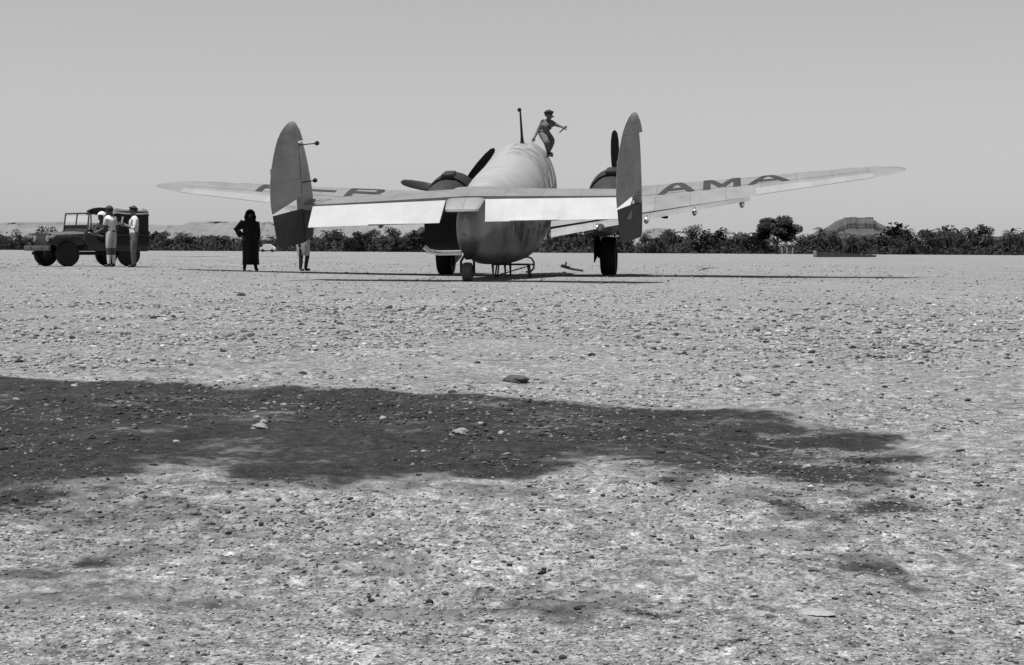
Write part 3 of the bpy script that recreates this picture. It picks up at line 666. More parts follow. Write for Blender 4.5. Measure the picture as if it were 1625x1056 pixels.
for side in (1, -1):
    X = side * FX
    fx = lambda p, X=X: Vector((X, 0, 0)) + p
    fin_solid([(-.87, .80, 0, .7), (-.84, .86, 0, .9), (-.6, .95, 0, 1), (-.3, 1.02, 0, 1), (-.16, 1.03, 0, 1)], M['dark_rudder'], 'fin', None, fx)['label'] = 'dark lower fin half below the tailplane'
    fin_solid([(-.158, 1.03, 0, 1), (0, 1.03, 0, 1), (.3, .96, 0, 1), (.7, .80, 0, 1), (1.0, .64, 0, .95), (1.2, .52, 0, .85), (1.25, .47, 0, .6)], M['rudder'], 'fin', None, fx)
    rm = Matrix.Rotation(-DEFL, 3, 'Z')   # trailing edge to port
    rx = lambda p, X=X: Vector((X, -.03, 0)) + rm @ p
    rud = fin_solid([(-.87, 0, -.76, .7), (-.84, 0, -.79, .9), (-.6, 0, -.86, 1), (-.3, 0, -.90, 1), (-.16, 0, -.92, .9), (-.155, 0, -.92, .6)], M['dark_rudder'], 'rudder', None, rx, .07, True)
    rud['label'] = 'dark lower rudder half below the tailplane'
    # upper rudder: slanted lower edge, horn at the top reaching over the fin
    bm = bmesh.new(); rg = []
    lev = []
    for z, y1 in ((-.12, -.93), (0.02, -.95), (.2, -.955), (.5, -.93), (.8, -.86), (1.1, -.745), (1.301, -.645)): lev.append((z, 0.0, y1, 1.0))
    tt = [0, .02, .08, .2, .35, .5, .65, .8, 1.0]
    for i, (z, y0, y1, k) in enumerate(lev):
        sl = max(0, .16 - z) if i < 2 else 0
        pr = [(t, .07 * (1 - t) ** .75 + .004) for t in tt]
        def zz(t): return z + (0.26 * (1 - t) if i == 0 else (0.14 * (1 - t) if i == 1 else 0))
        rg.append([rx(Vector((w, y0 + t * (y1 - y0), zz(t)))) for t, w in pr] + [rx(Vector((-w, y0 + t * (y1 - y0), zz(t)))) for t, w in reversed(pr)])
    loft(bm, rg); rud2 = part('rudder', bm, M['rudder'])
    fin_solid([(1.302, .20, -.645, .95), (1.40, .17, -.585, .9), (1.54, .12, -.47, .8), (1.65, .05, -.33, .6), (1.71, 0.02, -.20, .35), (1.73, -.04, -.12, .1)], M['rudder'], 'horn_balance', rud2, rx, .075, 'horn')
    # mass balances on arms, inboard and forward
    for z in ((1.22, 0.42) if side < 0 else ()):
        b2 = bmesh.new(); p0 = rx(Vector((.04, -.02, z))); p1 = p0 + Vector((.20 if z < 1 else .30, .55, -.03))
        tube(b2, [p0, p1], .013, 6); lathe(b2, [(0, -.05), (.045, -.03), (.05, .03), (0, .06)], Matrix.Translation(p1), 10); part('mass_balance', b2, M['gear'], rud2)
    b2 = bmesh.new(); box(b2, rx(Vector((0, -.80, .55))), (.02, .16, .55), rm); part('trim_tab', b2, M['rudder'], rud2)
# tail wheel, resting on the ground under the tail
TW = A_inv((A_POS.x + 0.0, 33.15, 0.0)); gc = A_inv((-0.95, 33.2, float(ground_z(-0.95, 33.2)) + 0.20))
tw = part('tail_wheel', lathe(bmesh.new(), [(.04, -.08), (.12, -.07), (.12, .07), (.04, .08)], Matrix.Translation(gc) @ Matrix.Rotation(R(90), 4, 'Z'), 20), M['gear'])
part('tyre', lathe(bmesh.new(), [(.11, -.07), (.15, -.105), (.19, -.09), (.205, -.04), (.205, .04), (.19, .09), (.15, .105), (.11, .07)], Matrix.Translation(gc) @ Matrix.Rotation(R(90), 4, 'Z'), 24), M['jeep_dust'], tw)
b2 = bmesh.new()
for s in (-1, 1): tube(b2, [gc + Vector((s * .14, 0, -.02)), gc + Vector((s * .14, .06, .22)), gc + Vector((s * .07, .18, .34))], .028, 8)
tube(b2, [gc + Vector((0, .12, .26)), gc + Vector((0, .30, .62))], .07, 10); part('fork', b2, M['gear'], tw)
# ------------------------------------------------------------------ hills
def build_hill(name, xs, tops, Y, depth, mat, seed, talus=0.5, cap=0.12, flute=26.0):
    """a scarp: cap rock over a gullied talus slope, top edge through (px,py) profile at distance Y"""
    pts = [at(px, py, Y + .74 * depth) for px, py in zip(xs, tops)]
    wx = np.array([p.x for p in pts]); wz = np.array([max(0.0, p.z) for p in pts])
    n = 420; X = np.linspace(wx[0], wx[-1], n); T = np.interp(X, wx, wz)
    T = T + (fbm(X / flute * 2.2, X * 0, 3, seed) - .45) * T * 0.04
    vs = np.array([0, .04, .1, .18, .28, .38, .48, .58, .66, .70, .72, .74, .78, .86, 1.0, 1.25, 1.6])
    co = []
    for v in vs:
        if v <= .70: h = (v / .70) ** 1.15 * (1 - cap)
        elif v <= .74: h = (1 - cap) + cap * (v - .70) / .04
        elif v <= 1.0: h = 1.0
        else: h = 1.0 - (v - 1.0) / .6
        g = (fbm(X / flute + 3 * v, X * 0 + v * 1.5, 4, seed + 4) - .47) * depth * .16 * (1 if v < .8 else .2) * (v > 0)
        g2 = (np.abs(fbm(X / flute * 1.6, X * 0 + v * .4, 3, seed + 9) - .45) * 2 - .3) * depth * .22 * (.1 < v < .74)
        co.append(np.stack([X, Y + v * depth + g + g2, np.maximum(T * h - 0.6 * (v == 0) - (v > 1.55) * 3, -2)], 1))
    co = np.concatenate(co); nv = len(vs); q = [(i * n + k, i * n + k + 1, (i + 1) * n + k + 1, (i + 1) * n + k) for i in range(nv - 1) for k in range(n - 1)]
    me = bpy.data.meshes.new(name); me.from_pydata(co.tolist(), [], q); me.update()
    return obj(name, me, mat, smooth=False, kind='structure')
def rockmat(name, v, sc):
    v = v * ALB; m, t, b = nmat(name); geo = N(t, 'NewGeometry')
    mp = N(t, 'Mapping'); mp.inputs['Scale'].default_value = (sc, sc, sc * 4); t.links.new(geo.outputs['Position'], mp.inputs[0])
    n = N(t, 'TexNoise', Scale=1.0, Detail=8.0, Roughness=0.7); t.links.new(mp.outputs[0], n.inputs['Vector'])
    t.links.new(ramp(t, n.outputs[0], [(0.3, v * .72), (0.7, v * 1.2)]), b.inputs['Base Color']); b.inputs['Roughness'].default_value = 1.0; b.inputs['Specular IOR Level'].default_value = 0.1
    bp = N(t, 'Bump', Strength=0.6, Distance=4.0); t.links.new(n.outputs[0], bp.inputs['Height']); t.links.new(bp.outputs[0], b.inputs['Normal'])
    return m
M['pale_rock'] = rockmat('pale_limestone_scarp', 0.165, 0.010); M['dark_rock'] = rockmat('dark_rock_hill', 0.085, 0.05)
build_hill('hills', [-900, -300, 20, 110, 200, 290, 303, 428, 440, 500, 560, 580, 660, 690, 760, 860, 930], [357, 354, 353, 352, 356, 358, 352, 352, 357, 356, 357, 351, 350, 357, 363, 380, 398], 2600, 260, M['pale_rock'], 3, flute=60)
build_hill('hills', [1005, 1028, 1040, 1062, 1080, 1110], [398, 364, 362, 363, 378, 400], 1900, 120, M['pale_rock'], 8, flute=22)
build_hill('hills', [1270, 1295, 1312, 1326, 1338, 1345, 1384, 1392, 1408, 1435, 1480], [398, 380, 366, 357, 349, 346.5, 347, 353, 361, 376, 400], 900, 60, M['dark_rock'], 12, flute=9, cap=.3)
# ruined walls along the crest of the dark hill
fort = empty('hilltop_fort', Matrix.Translation(at(1362, 351, 925)), label='ruined fort walls along the crest of the dark rocky hill', cat='ruin')
for k, (px, w, py) in enumerate(((1344, 9, 346.3), (1354, 12, 345.7), (1366, 13, 346.4), (1379, 12, 345.8))):
    p = at(px, py, 951); bm = bmesh.new(); L = w * 951 / F; box(bm, (p.x - fort.location.x, 26 + (k % 3) * .8, p.z - .5 - fort.location.z), (L, 2 + .3 * (k % 2), 1.5), Matrix.Rotation(R(4 * (k - 2)), 3, 'Z'), .2); obj('wall', bm, M['dark_rock'], fort, smooth=False)

# ------------------------------------------------------------------ trees
def palm_meshes(seed, h):
    r = random.Random(seed)
    bm = bmesh.new(); lean = (r.uniform(-.5, .5), r.uniform(-.5, .5))
    tube(bm, [(lean[0] * (k / 6) ** 2, lean[1] * (k / 6) ** 2, h * k / 6 - (.3 if k == 0 else 0)) for k in range(7)], [.30, .24, .21, .20, .19, .19, .22], 8)
    tm = bpy.data.meshes.new('trunk'); bm.to_mesh(tm); bm.free()
    V = []; Fc = []
    top = Vector((lean[0], lean[1], h))
    for k in range(46):
        az = k * 2.399 + r.uniform(-.2, .2); e0 = R(r.uniform(-35, 80)); L = r.uniform(2.5, 3.5); d = Vector((math.cos(az), math.sin(az), 0)); p = top.copy(); e = e0; prev = None
        sd = d.cross(Vector((0, 0, 1)))
        for j in range(9):
            step = L / 9; q = p + (d * math.cos(e) + Vector((0, 0, math.sin(e)))) * step
            e -= R(r.uniform(9, 15))
            if j > 0:
                lw = .30 * math.sin(math.pi * (j + .6) / 10) + .06
                for s in (-1, 1):
                    tip = p + sd * s * lw + (q - p) * 1.3 + Vector((0, 0, -.18)); i = len(V); V += [p[:], q[:], tip[:]]; Fc.append((i, i + 1, i + 2))
            p = q
    cm = bpy.data.meshes.new('crown'); cm.from_pydata(V, [], Fc); return tm, cm
def bush_meshes(seed, h, w, n, lo=0.25, leaf=.28, trunkr=.18, dome=False):
    r = random.Random(seed); bm = bmesh.new()
    tops = []
    tube(bm, [(0, 0, -.3), (r.uniform(-.1, .1), 0, h * .2), (r.uniform(-.2, .2), .1, h * .5)], [trunkr * 1.3, trunkr, trunkr * .6], 8)
    cl = []
    for k in range(11):
        az = r.uniform(0, 6.28); rr = w * .5 * math.sqrt(r.random()); zz = h * (lo + (1 - lo) * r.random() ** .8 * (1 - .35 * (rr / (w * .5)) ** 2)); c = Vector((math.cos(az) * rr, math.sin(az) * rr, zz)); rc = r.uniform(.16, .27) * w
        if dome:
            az = k * 2.4; e = (k + .5) / 11; zz = h * (.40 + .46 * (1 - e)); rr = w * .40 * math.sin(math.pi * (.12 + .62 * e)); c = Vector((math.cos(az) * rr, math.sin(az) * rr, zz)); rc = w * r.uniform(.19, .24)
        cl.append((c, rc))
        tube(bm, [(0, 0, h * .25), c * .55 + Vector((0, 0, h * .12)), c], [trunkr * .5, trunkr * .3, trunkr * .12], 5)
    tm = bpy.data.meshes.new('trunk'); bm.to_mesh(tm); bm.free()
    V = []; Fc = []
    for k in range(n):
        c, R_ = r.choice(cl); v = Vector((r.gauss(0, 1), r.gauss(0, 1), r.gauss(0, 1))).normalized() * R_ * (r.random() ** .4); p = c + Vector((v.x, v.y, v.z * .75))
        a = Vector((r.gauss(0, 1), r.gauss(0, 1), r.gauss(0, 1))).normalized(); b = a.orthogonal().normalized(); s = leaf * r.uniform(.5, 1.2)
        i = len(V); V += [(p + a * s)[:], (p + b * s * .5)[:], (p - a * s)[:], (p - b * s * .5)[:]]; Fc.append((i, i + 1, i + 2, i + 3))
    cm = bpy.data.meshes.new('crown'); cm.from_pydata(V, [], Fc); return tm, cm
PALMS = [palm_meshes(s, h) for s, h in ((1, 5.2), (2, 4.2), (3, 3.2), (4, 2.2), (5, 6.0))]
BUSH = [bush_meshes(s, h, w, n, lo) for s, h, w, n, lo in ((11, 5.0, 5.5, 1500, .15), (12, 4.0, 5.0, 1300, .12), (13, 6.2, 6.0, 1900, .2), (14, 3.0, 4.6, 1000, .1))]
BIGT = bush_meshes(21, 13.2, 10.5, 8500, .06, .42, .35, True)
for tm, cm in PALMS: tm.materials.append(M['trunk']); cm.materials.append(M['palm'])
for tm, cm in BUSH: tm.materials.append(M['trunk']); cm.materials.append(M['scrub'])
BIGT[0].materials.append(M['trunk']); BIGT[1].materials.append(M['leaf'])
def plant(name, meshes, x, y, s, rz, **kw):
    root = empty(name, Matrix.Translation((x, y, float(ground_z(x, y)))) @ Matrix.Rotation(rz, 4, 'Z') @ Matrix.Diagonal((s[0], s[0], s[1], 1)), **kw)
    for nm, me in zip(('trunk', 'crown'), meshes):
        o = bpy.data.objects.new(nm, me); COL.objects.link(o); o.parent = root
    return root
tr = random.Random(5)
BELT = [('behind the jeep', -40, 230, 372), ('between jeep and robed woman', 232, 372, 372), ('left of the left fin', 410, 432, 374), ('under the left tailplane', 498, 676, 371),
        ('under the right tailplane', 866, 985, 369), ('left of the tall tree', 1018, 1205, 370), ('right of the tall tree', 1262, 1320, 368), ('before the rocky hill', 1320, 1420, 373), ('right of the rocky hill', 1422, 1660, 368)]
for where, x0, x1, ytop in BELT:
    left = x1 < 700
    step = 12.5 if not left else 14
    px = x0 + 4
    while px < x1:
        for row, Y in ((0, 430 + tr.uniform(-14, 14)), (1, 462 + tr.uniform(-14, 14))):
            u = px + tr.uniform(-5, 5) + row * 6
            hor = 397.3 + (u - 812) * 0.0053
            want = (hor - ytop) * tr.uniform(.62, 1.3) * Y / F + .7
            if tr.random() < (0.45 if left else 0.8):
                k = tr.randrange(5); base = (7.2, 6.2, 5.1, 4.1, 8.0)[k]; s = want / base; s = max(.6, min(1.25, s)); ms = PALMS[k]; nm = 'date_palm'; lab = 'dark date palm in the grove ' + where
            else:
                k = tr.randrange(4); base = (5.0, 4.0, 6.2, 3.0)[k]; s = want / base; ms = BUSH[k]; nm = 'leafy_tree'; lab = 'bushy tree in the grove ' + where
            size = 'low' if want < 3.4 else 'tall' if want > 5.4 else 'middling'
            lab = lab.replace(' in the grove', ', ' + size + ', in the ' + ('front' if row == 0 else 'back') + ' of the grove')
            p = at(u, 400, Y)
            plant(nm, ms, p.x, Y, (max(.75, s) * tr.uniform(.9, 1.15), s), tr.uniform(0, 6.28), label=lab, cat='palm' if nm == 'date_palm' else 'tree', group=('date palms ' if nm == 'date_palm' else 'bushy trees ') + where)
        px += step * tr.uniform(.8, 1.2)
# low undergrowth closing the foot of the grove
V = []; Fc = []; g = random.Random(77)
for k in range(60000):
    Y = g.uniform(418, 475); X = g.uniform(-.36, .36) * Y; h = abs(g.gauss(0, 1.25)) + .05
    a = Vector((g.gauss(0, 1), g.gauss(0, 1), g.gauss(0, 1))).normalized(); b = a.orthogonal().normalized(); s = g.uniform(.2, .5); p = Vector((X, Y, h)); i = len(V)
    V += [(p + a * s)[:], (p + b * s * .6)[:], (p - a * s)[:], (p - b * s * .6)[:]]; Fc.append((i, i + 1, i + 2, i + 3))
me = bpy.data.meshes.new('undergrowth'); me.from_pydata(V, [], Fc); obj('undergrowth', me, M['scrub'], smooth=False, label='dark undergrowth along the foot of the palm grove', cat='undergrowth', kind='stuff')
p = at(1233, 400, 405); plant('broadleaf_tree', BIGT, p.x, 405, (1.0, .78), .4, label='tall round-crowned tree standing above the rest of the grove', cat='tree')
p = at(1352, 400, 405); plant('date_palm', PALMS[4], p.x, 405, (.8, .72), 1.0, label='spreading date palm left of centre before the dark rocky hill', cat='palm')
p = at(1325, 400, 402); plant('date_palm', PALMS[0], p.x, 402, (1.1, .95), 2.0, label='broad palm at the left foot of the dark rocky hill', cat='palm')
for k, px in enumerate((1241, 1249, 1258)):
    p = at(px, 399, 395); bm = bmesh.new(); tube(bm, [(0, 0, -.1), (0, 0, 1.5), (0, 0, 1.62)], [.22, .18, .05], 10); o = obj('whitewashed_post', bm, M['whitewash'], label=('left', 'middle', 'right')[k] + ' one of three whitewashed posts below the tall tree', cat='post', group='posts below the tall tree'); o.location = (p.x, 395, 0)
for px, pw in ((1196, .7),):
    pass
# low wall at the right, with a pale end post
c0, c1 = at(1296, 409, 190), at(1390, 409, 205)
w = empty('low_wall', Matrix.Translation((c0.x, c0.y, 0)), label='long low dark mud wall in front of the grove, right of the tall tree', cat='wall')
bm = bmesh.new(); rg = []
for k in range(25):
    f = k / 24; x = (c1.x - c0.x) * f; y = (c1.y - c0.y) * f; hh = (.62 - .34 * f + .05 * math.sin(k * 2.1)) ; rg.append([Vector((x, y - .18, -.1)), Vector((x, y - .14, hh)), Vector((x, y + .14, hh)), Vector((x, y + .18, -.1))])
loft(bm, rg); obj('mud_bank', bm, M['mud'], w, smooth=False)
bm = bmesh.new(); box(bm, (-.25, -.05, .36), (.32, .32, .9), None, .03); obj('end_post', bm, M['whitewash'], w)
# white marking strip on the far field
a, b_ = at(300, 407.5, 140), at(545, 406.8, 140)
bm = bmesh.new()
g_ = [[bm.verts.new((a.x + (b_.x - a.x) * i / 30, y0 + .8 * math.sin(i * .7), float(ground_z(a.x + (b_.x - a.x) * i / 30, y0)) + .02)) for i in range(31)] for y0 in (126, 133, 141)]
for j in range(2):
    for i in range(30): bm.faces.new((g_[j][i], g_[j][i + 1], g_[j + 1][i + 1], g_[j + 1][i]))
obj('runway_strip', bm, M['whitewash'], kind='structure')
# pale vehicle far off by the trees
p = at(425, 393, 330); v = empty('distant_car', Matrix.Translation((p.x, 330, float(ground_z(p.x, 330)))) , label='small pale car parked far off beside the grove, right of the robed woman', cat='car')
bm = bmesh.new(); loft(bm, [[Vector((x, -.75, .4)), Vector((x, -.75, z)), Vector((x, -.5, z + .02)), Vector((x, .5, z + .02)), Vector((x, .75, z)), Vector((x, .75, .4))] for x, z in ((-1.6, .85), (-1.5, 1.0), (-1.1, 1.05), (-.8, 1.6), (-.3, 1.68), (.4, 1.62), (1.3, 1.15), (1.65, .8))]); obj('body', bm, M['white_paint'], v)
bm = bmesh.new(); box(bm, (-1.05, 0, 1.3), (.36, 1.3, .42), Matrix.Rotation(R(-28), 3, 'Y')); obj('windscreen', bm, M['glass'], v)
for x in (-1.0, 1.0):
    for y in (-.68, .68):
        bm = bmesh.new(); lathe(bm, [(.05, -.1), (.3, -.1), (.34, -.05), (.34, .05), (.3, .1), (.05, .1)], Matrix.Translation((x, y, .34)), 16); obj('wheel', bm, M['rubber'], v)

# ------------------------------------------------------------------ jeep
JP = at(140, 423, 46.6); JZ = float(ground_z(JP.x, 46.6)) + 0.005
# jeep frame: +y forward, x right
jh = Vector((-math.cos(R(46)), -math.sin(R(46)), 0))
jeep = empty('jeep', Matrix.Translation((JP.x - 0.02, 46.6, JZ)) @ Matrix.Rotation(math.atan2(-jh.x, jh.y), 4, 'Z'), label='dusty dark open jeep with its windscreen up and a canvas hood at the rear', cat='jeep')
def jp(name, bm, mat, parent=None, **kw): return obj(name, bm, mat, parent or jeep, **kw)
bm = bmesh.new()
def prof(pts, x0, x1): 
    loft(bm, [[Vector((x, y, z)) for y, z in pts] for x in (x0, x1)])
# tub sides with cut-down door openings, floor, tail
for s in (-1, 1):
    prof([(-1.62, .45), (.42, .45), (.42, .98), (.22, .97), (.02, .70), (-.42, .68), (-.58, .92), (-1.62, .95)], s * .68, s * .72)
box(bm, (0, -.6, .47), (1.36, 2.04, .05)); box(bm, (0, -1.62, .70), (1.40, .04, .50)); box(bm, (0, .44, .72), (1.38, .05, .52))
box(bm, (-.70, -1.05, .93), (.26, .95, .04)); box(bm, (.70, -1.05, .93), (.26, .95, .04))
tub = jp('tub', bm, M['jeep'], smooth=False)
bm = bmesh.new(); loft(bm, [[Vector((x * w, y, z)) for x, z in ((-1, .62), (-1, .95 + dz), (-.86, 1.0 + dz), (0, 1.025 + dz), (.86, 1.0 + dz), (1, .95 + dz), (1, .62))] for y, w, dz in ((.44, .62, .0), (1.0, .53, -.02), (1.45, .47, -.05))]); hood = jp('hood', bm, M['jeep_dust'])
for s in (-1, 1):
    bm = bmesh.new(); prof([(.42, .62), (.42, .66), (.60, .88), (.74, .91), (1.46, .89), (1.56, .84), (1.56, .80), (.76, .86), (.62, .82)], s * .44, s * .76); jp('fender', bm, M['jeep_dust'])
bm = bmesh.new(); box(bm, (0, 1.47, .70), (.94, .03, .50), None, .01); grille = jp('grille', bm, M['jeep'], smooth=False)
for k in range(9):
    bm = bmesh.new(); box(bm, (-.28 + k * .07, 1.49, .70), (.028, .02, .34), None, .006); jp('grille_bar', bm, M['jeep_dust'], grille)
for s in (-1, 1):
    bm = bmesh.new(); lathe(bm, [(.03, 1.42), (.10, 1.46), (.105, 1.50), (.09, 1.515), (0.0, 1.525)], Matrix.Translation((s * .36, 0, .80)), 16); h_ = jp('headlight', bm, M['lamp'])
    bm = bmesh.new(); lathe(bm, [(.095, 1.45), (.118, 1.47), (.118, 1.505), (.10, 1.512)], Matrix.Translation((s * .36, 0, .80)), 16); jp('bezel', bm, M['jeep'], h_)
bm = bmesh.new(); box(bm, (0, 1.64, .52), (1.42, .07, .15), None, .015); box(bm, (-.3, 1.55, .52), (.08, .3, .08)); box(bm, (.3, 1.55, .52), (.08, .3, .08)); jp('bumper', bm, M['jeep_dust'])
bm = bmesh.new(); box(bm, (-.33, .1, .38), (.1, 3.0, .1)); box(bm, (.33, .1, .38), (.1, 3.0, .1))
for y in (1.02, -1.02): tube(bm, [(-.6, y, .36), (.6, y, .36)], .045, 8)
jp('chassis', bm, M['gear'])
for s in (-1, 1):
    for y in (1.02, -1.02):
        mw_ = Matrix.Translation((s * .62, y, .36)) @ Matrix.Rotation(R(90) * -s, 4, 'Z')
        wl = jp('wheel', lathe(bmesh.new(), [(0, .02), (.07, .03), (.09, .07), (.12, .02), (.19, .04), (.205, .085), (.21, -.07), (.05, -.08)], mw_, 24), M['jeep_dust'])
        bm = bmesh.new(); lathe(bm, [(.195, .07), (.25, .09), (.32, .092), (.355, .07), (.37, .03), (.37, -.03), (.355, -.07), (.32, -.085), (.25, -.085), (.195, -.07)], mw_, 28); jp('tyre', bm, M['rubber'], wl)
# windscreen frame with two panes
bm = bmesh.new(); tl = R(8)
def ws(x, z): return Vector((x, .40 - math.sin(tl) * (z - 1.0), 1.0 + (z - 1.0) * math.cos(tl)))
for a, b_ in (((-.66, 1.0), (-.66, 1.56)), ((.66, 1.0), (.66, 1.56)), ((-.66, 1.56), (.66, 1.56)), ((-.66, 1.20), (.66, 1.20)), ((0, 1.20), (0, 1.56))): tube(bm, [ws(*a), ws(*b_)], .026, 6)
vs = [bm.verts.new(ws(x, z) + Vector((0, -.012, 0))) for x, z in ((-.66, .98), (.66, .98), (.66, 1.2), (-.66, 1.2))]; bm.faces.new(vs)
fr = jp('windscreen', bm, M['jeep'], smooth=False)
for x0, x1 in ((-.635, -.025), (.025, .635)):
    bm = bmesh.new(); bm.faces.new([bm.verts.new(ws(x, z)) for x, z in ((x0, 1.225), (x1, 1.225), (x1, 1.535), (x0, 1.535))]); jp('pane', bm, M['clear'], fr)
# canvas hood over the rear, on bows
bm = bmesh.new()
for y in (-.55, -1.55): tube(bm, [(-.70, y, .95), (-.70, y, 1.62), (-.62, y, 1.72), (.62, y, 1.72), (.70, y, 1.62), (.70, y, .95)], .022, 6)
jp('hood_bow', bm, M['gear'])
bm = bmesh.new(); rg = []
for y, d in ((-.42, -.02), (-.55, .02), (-.8, -.004), (-1.1, -.012), (-1.4, -.005), (-1.6, .015), (-1.66, -.06)):
    up = [(-.76, 1.56 + d), (-.70, 1.70 + d), (-.35, 1.765 + d), (0, 1.78 + d), (.35, 1.765 + d), (.70, 1.70 + d), (.76, 1.56 + d)]
    rg.append([Vector((x, y, z)) for x, z in up] + [Vector((x * .985, y, z - .018)) for x, z in reversed(up)])
loft(bm, rg); jp('canvas_roof', bm, M['canvas'])
bm = bmesh.new()
box(bm, (-.735, -1.07, 1.14), (.016, 1.10, 1.0)); box(bm, (.735, -1.24, 1.16), (.016, .76, .86))
box(bm, (0, -1.645, 1.14), (1.44, .016, .98)); jp('side_curtain', bm, M['canvas_dark'])
for x in (-.34, .34):
    bm = bmesh.new(); box(bm, (x, -.28, .72), (.46, .46, .12), None, .03); box(bm, (x, -.52, 1.0), (.46, .10, .48), Matrix.Rotation(R(10), 3, 'X'), .03); jp('seat', bm, M['canvas_dark'])
bm = bmesh.new(); tube(bm, [(-.34 + .19 * math.cos(t), .16 + .08 * math.sin(t), 1.04 + .17 * math.sin(t)) for t in np.linspace(0, 6.283, 19)], .014, 6); tube(bm, [(-.34, .16, 1.04), (-.34, .42, .82)], .018, 6); jp('steering_wheel', bm, M['gear'])
bm = bmesh.new(); box(bm, (0, -1.86, .80), (.72, .20, .72), None, .09); jp('spare_wheel', lathe(bmesh.new(), [(.10, -1.92), (.22, -1.88), (.34, -1.90), (.37, -1.83), (.36, -1.74), (.30, -1.71), (.10, -1.72)], Matrix.Translation((.15, 0, .80)), 24), M['rubber']); bm.free()

# ------------------------------------------------------------------ people
def grow(verts, edges, sub=2, root=0):
    me = bpy.data.meshes.new('body'); me.from_pydata([v[0] for v in verts], edges, []); o = bpy.data.objects.new('tmp', me); COL.objects.link(o)
    m = o.modifiers.new('s', 'SKIN'); m.use_smooth_shade = True
    for i, v in enumerate(verts):
        r = v[1]; me.skin_vertices[0].data[i].radius = r if isinstance(r, tuple) else (r, r)
    me.skin_vertices[0].data[root].use_root = True
    s = o.modifiers.new('d', 'SUBSURF'); s.levels = sub; s.render_levels = sub
    dg = bpy.context.evaluated_depsgraph_get(); dg.update(); ev = o.evaluated_get(dg); out = bpy.data.meshes.new_from_object(ev)
    bpy.data.objects.remove(o); return out
def person(J, mats, zones, root_mw, hands=True, **kw):
    """J: dict of joint positions in the person's frame (metres). zones(i_joint_name)->material index by nearest bone"""
    names = []; verts = []; edges = []; idx = {}
    def add(n, p, r): idx[n] = len(verts); verts.append((tuple(p), r)); names.append(n)
    Rr = {'pelvis': .15, 'waist': .135, 'chest': .165, 'collar': .11, 'neck': .055, 'chin': .075, 'head': .105, 'crown': .085}
    for n in ('pelvis', 'waist', 'chest', 'collar', 'neck', 'chin', 'head', 'crown'): add(n, J[n], J.get('r_' + n, Rr[n]))
    ch = ['pelvis', 'waist', 'chest', 'collar', 'neck', 'chin', 'head', 'crown']
    edges += [(idx[a], idx[b]) for a, b in zip(ch[:-1], ch[1:])]
    f = J['face']; add('nose', Vector(J['head']) + f * .115 + Vector((0, 0, -.01)), .018); edges.append((idx['head'], idx['nose']))
    for s in 'lr':
        for n, r in (('sho', .075), ('elb', .048), ('wri', .033)): add(n + s, J[n + s], r)
        edges += [(idx['collar'], idx['sho' + s]), (idx['sho' + s], idx['elb' + s]), (idx['elb' + s], idx['wri' + s])]
        d = (Vector(J['wri' + s]) - Vector(J['elb' + s])).normalized(); sp = J.get('palm' + s, Vector((0, 1, 0)))
        add('palm' + s, Vector(J['wri' + s]) + d * .07, .034); edges.append((idx['wri' + s], idx['palm' + s]))
        side = d.cross(sp).normalized(); curl = sp
        for k, (o, L) in enumerate(((-.030, .075), (-.010, .085), (.010, .08), (.030, .062))):
            a = Vector(J['wri' + s]) + d * .105 + side * o * 1.2; b = a + d * L * .55 + curl * .012; c = b + d * L * .35 + curl * .035
            add(f'fa{k}{s}', a, .010); add(f'fb{k}{s}', b, .009); add(f'fc{k}{s}', c, .008)
            edges += [(idx['palm' + s], idx[f'fa{k}{s}']), (idx[f'fa{k}{s}'], idx[f'fb{k}{s}']), (idx[f'fb{k}{s}'], idx[f'fc{k}{s}'])]
        a = Vector(J['wri' + s]) + d * .05 - side * .045 + curl * .02; b = a + d * .045 - side * .012 + curl * .02
        add('th' + s, a, .012); add('ti' + s, b, .010); edges += [(idx['palm' + s], idx['th' + s]), (idx['th' + s], idx['ti' + s])]
        for n, r in (('hip', .105), ('kne', .07), ('ank', .05)): add(n + s, J[n + s], J.get('r_' + n, r))
        t = J['toe' + s]; add('hee' + s, Vector(J['ank' + s]) + Vector((0, 0, -.055)), .045); add('toe' + s, t, .035)
        edges += [(idx['pelvis'], idx['hip' + s]), (idx['hip' + s], idx['kne' + s]), (idx['kne' + s], idx['ank' + s]), (idx['ank' + s], idx['hee' + s]), (idx['hee' + s], idx['toe' + s])]
    me = grow(verts, edges)
    for m in mats: me.materials.append(m)
    P = np.array([v[0] for v in verts])
    segs = [(names[a], names[b], P[a], P[b]) for a, b in edges]
    n = len(me.polygons); cen = np.zeros(n * 3); me.polygons.foreach_get('center', cen); cen = cen.reshape(-1, 3)
    best = np.full(n, 1e9); mi = np.zeros(n, np.int32)
    for a, b, p, q in segs:
        d = q - p; t = np.clip(((cen - p) @ d) / max(1e-9, d @ d), 0, 1); dist = np.linalg.norm(cen - p - t[:, None] * d, axis=1)
        z = np.array([zones(a, b, tt) for tt in (0.0, .25, .5, .75, 1.0)])[np.round(t * 4).astype(int)]
        m = dist < best; best[m] = dist[m]; mi[m] = z[m]
    me.polygons.foreach_set('material_index', mi)
    root = empty('person', root_mw, **kw)
    obj('body', me, None, root)
    fx = f.cross(Vector((0, 0, 1))).normalized()
    for s in (-1, 1):
        bm = bmesh.new(); bmesh.ops.create_icosphere(bm, subdivisions=1, radius=.013, matrix=Matrix.Translation(Vector(J['head']) + f * .098 + fx * s * .036 + Vector((0, 0, .018)))); obj('eye', bm, M['eye'], root)
        bm = bmesh.new(); bmesh.ops.create_icosphere(bm, subdivisions=1, radius=1, matrix=Matrix.Translation(Vector(J['head']) + fx * s * .102) @ Matrix.Diagonal((.018, .022, .034, 1))); obj('ear', bm, mats[0], root)
    return root, J
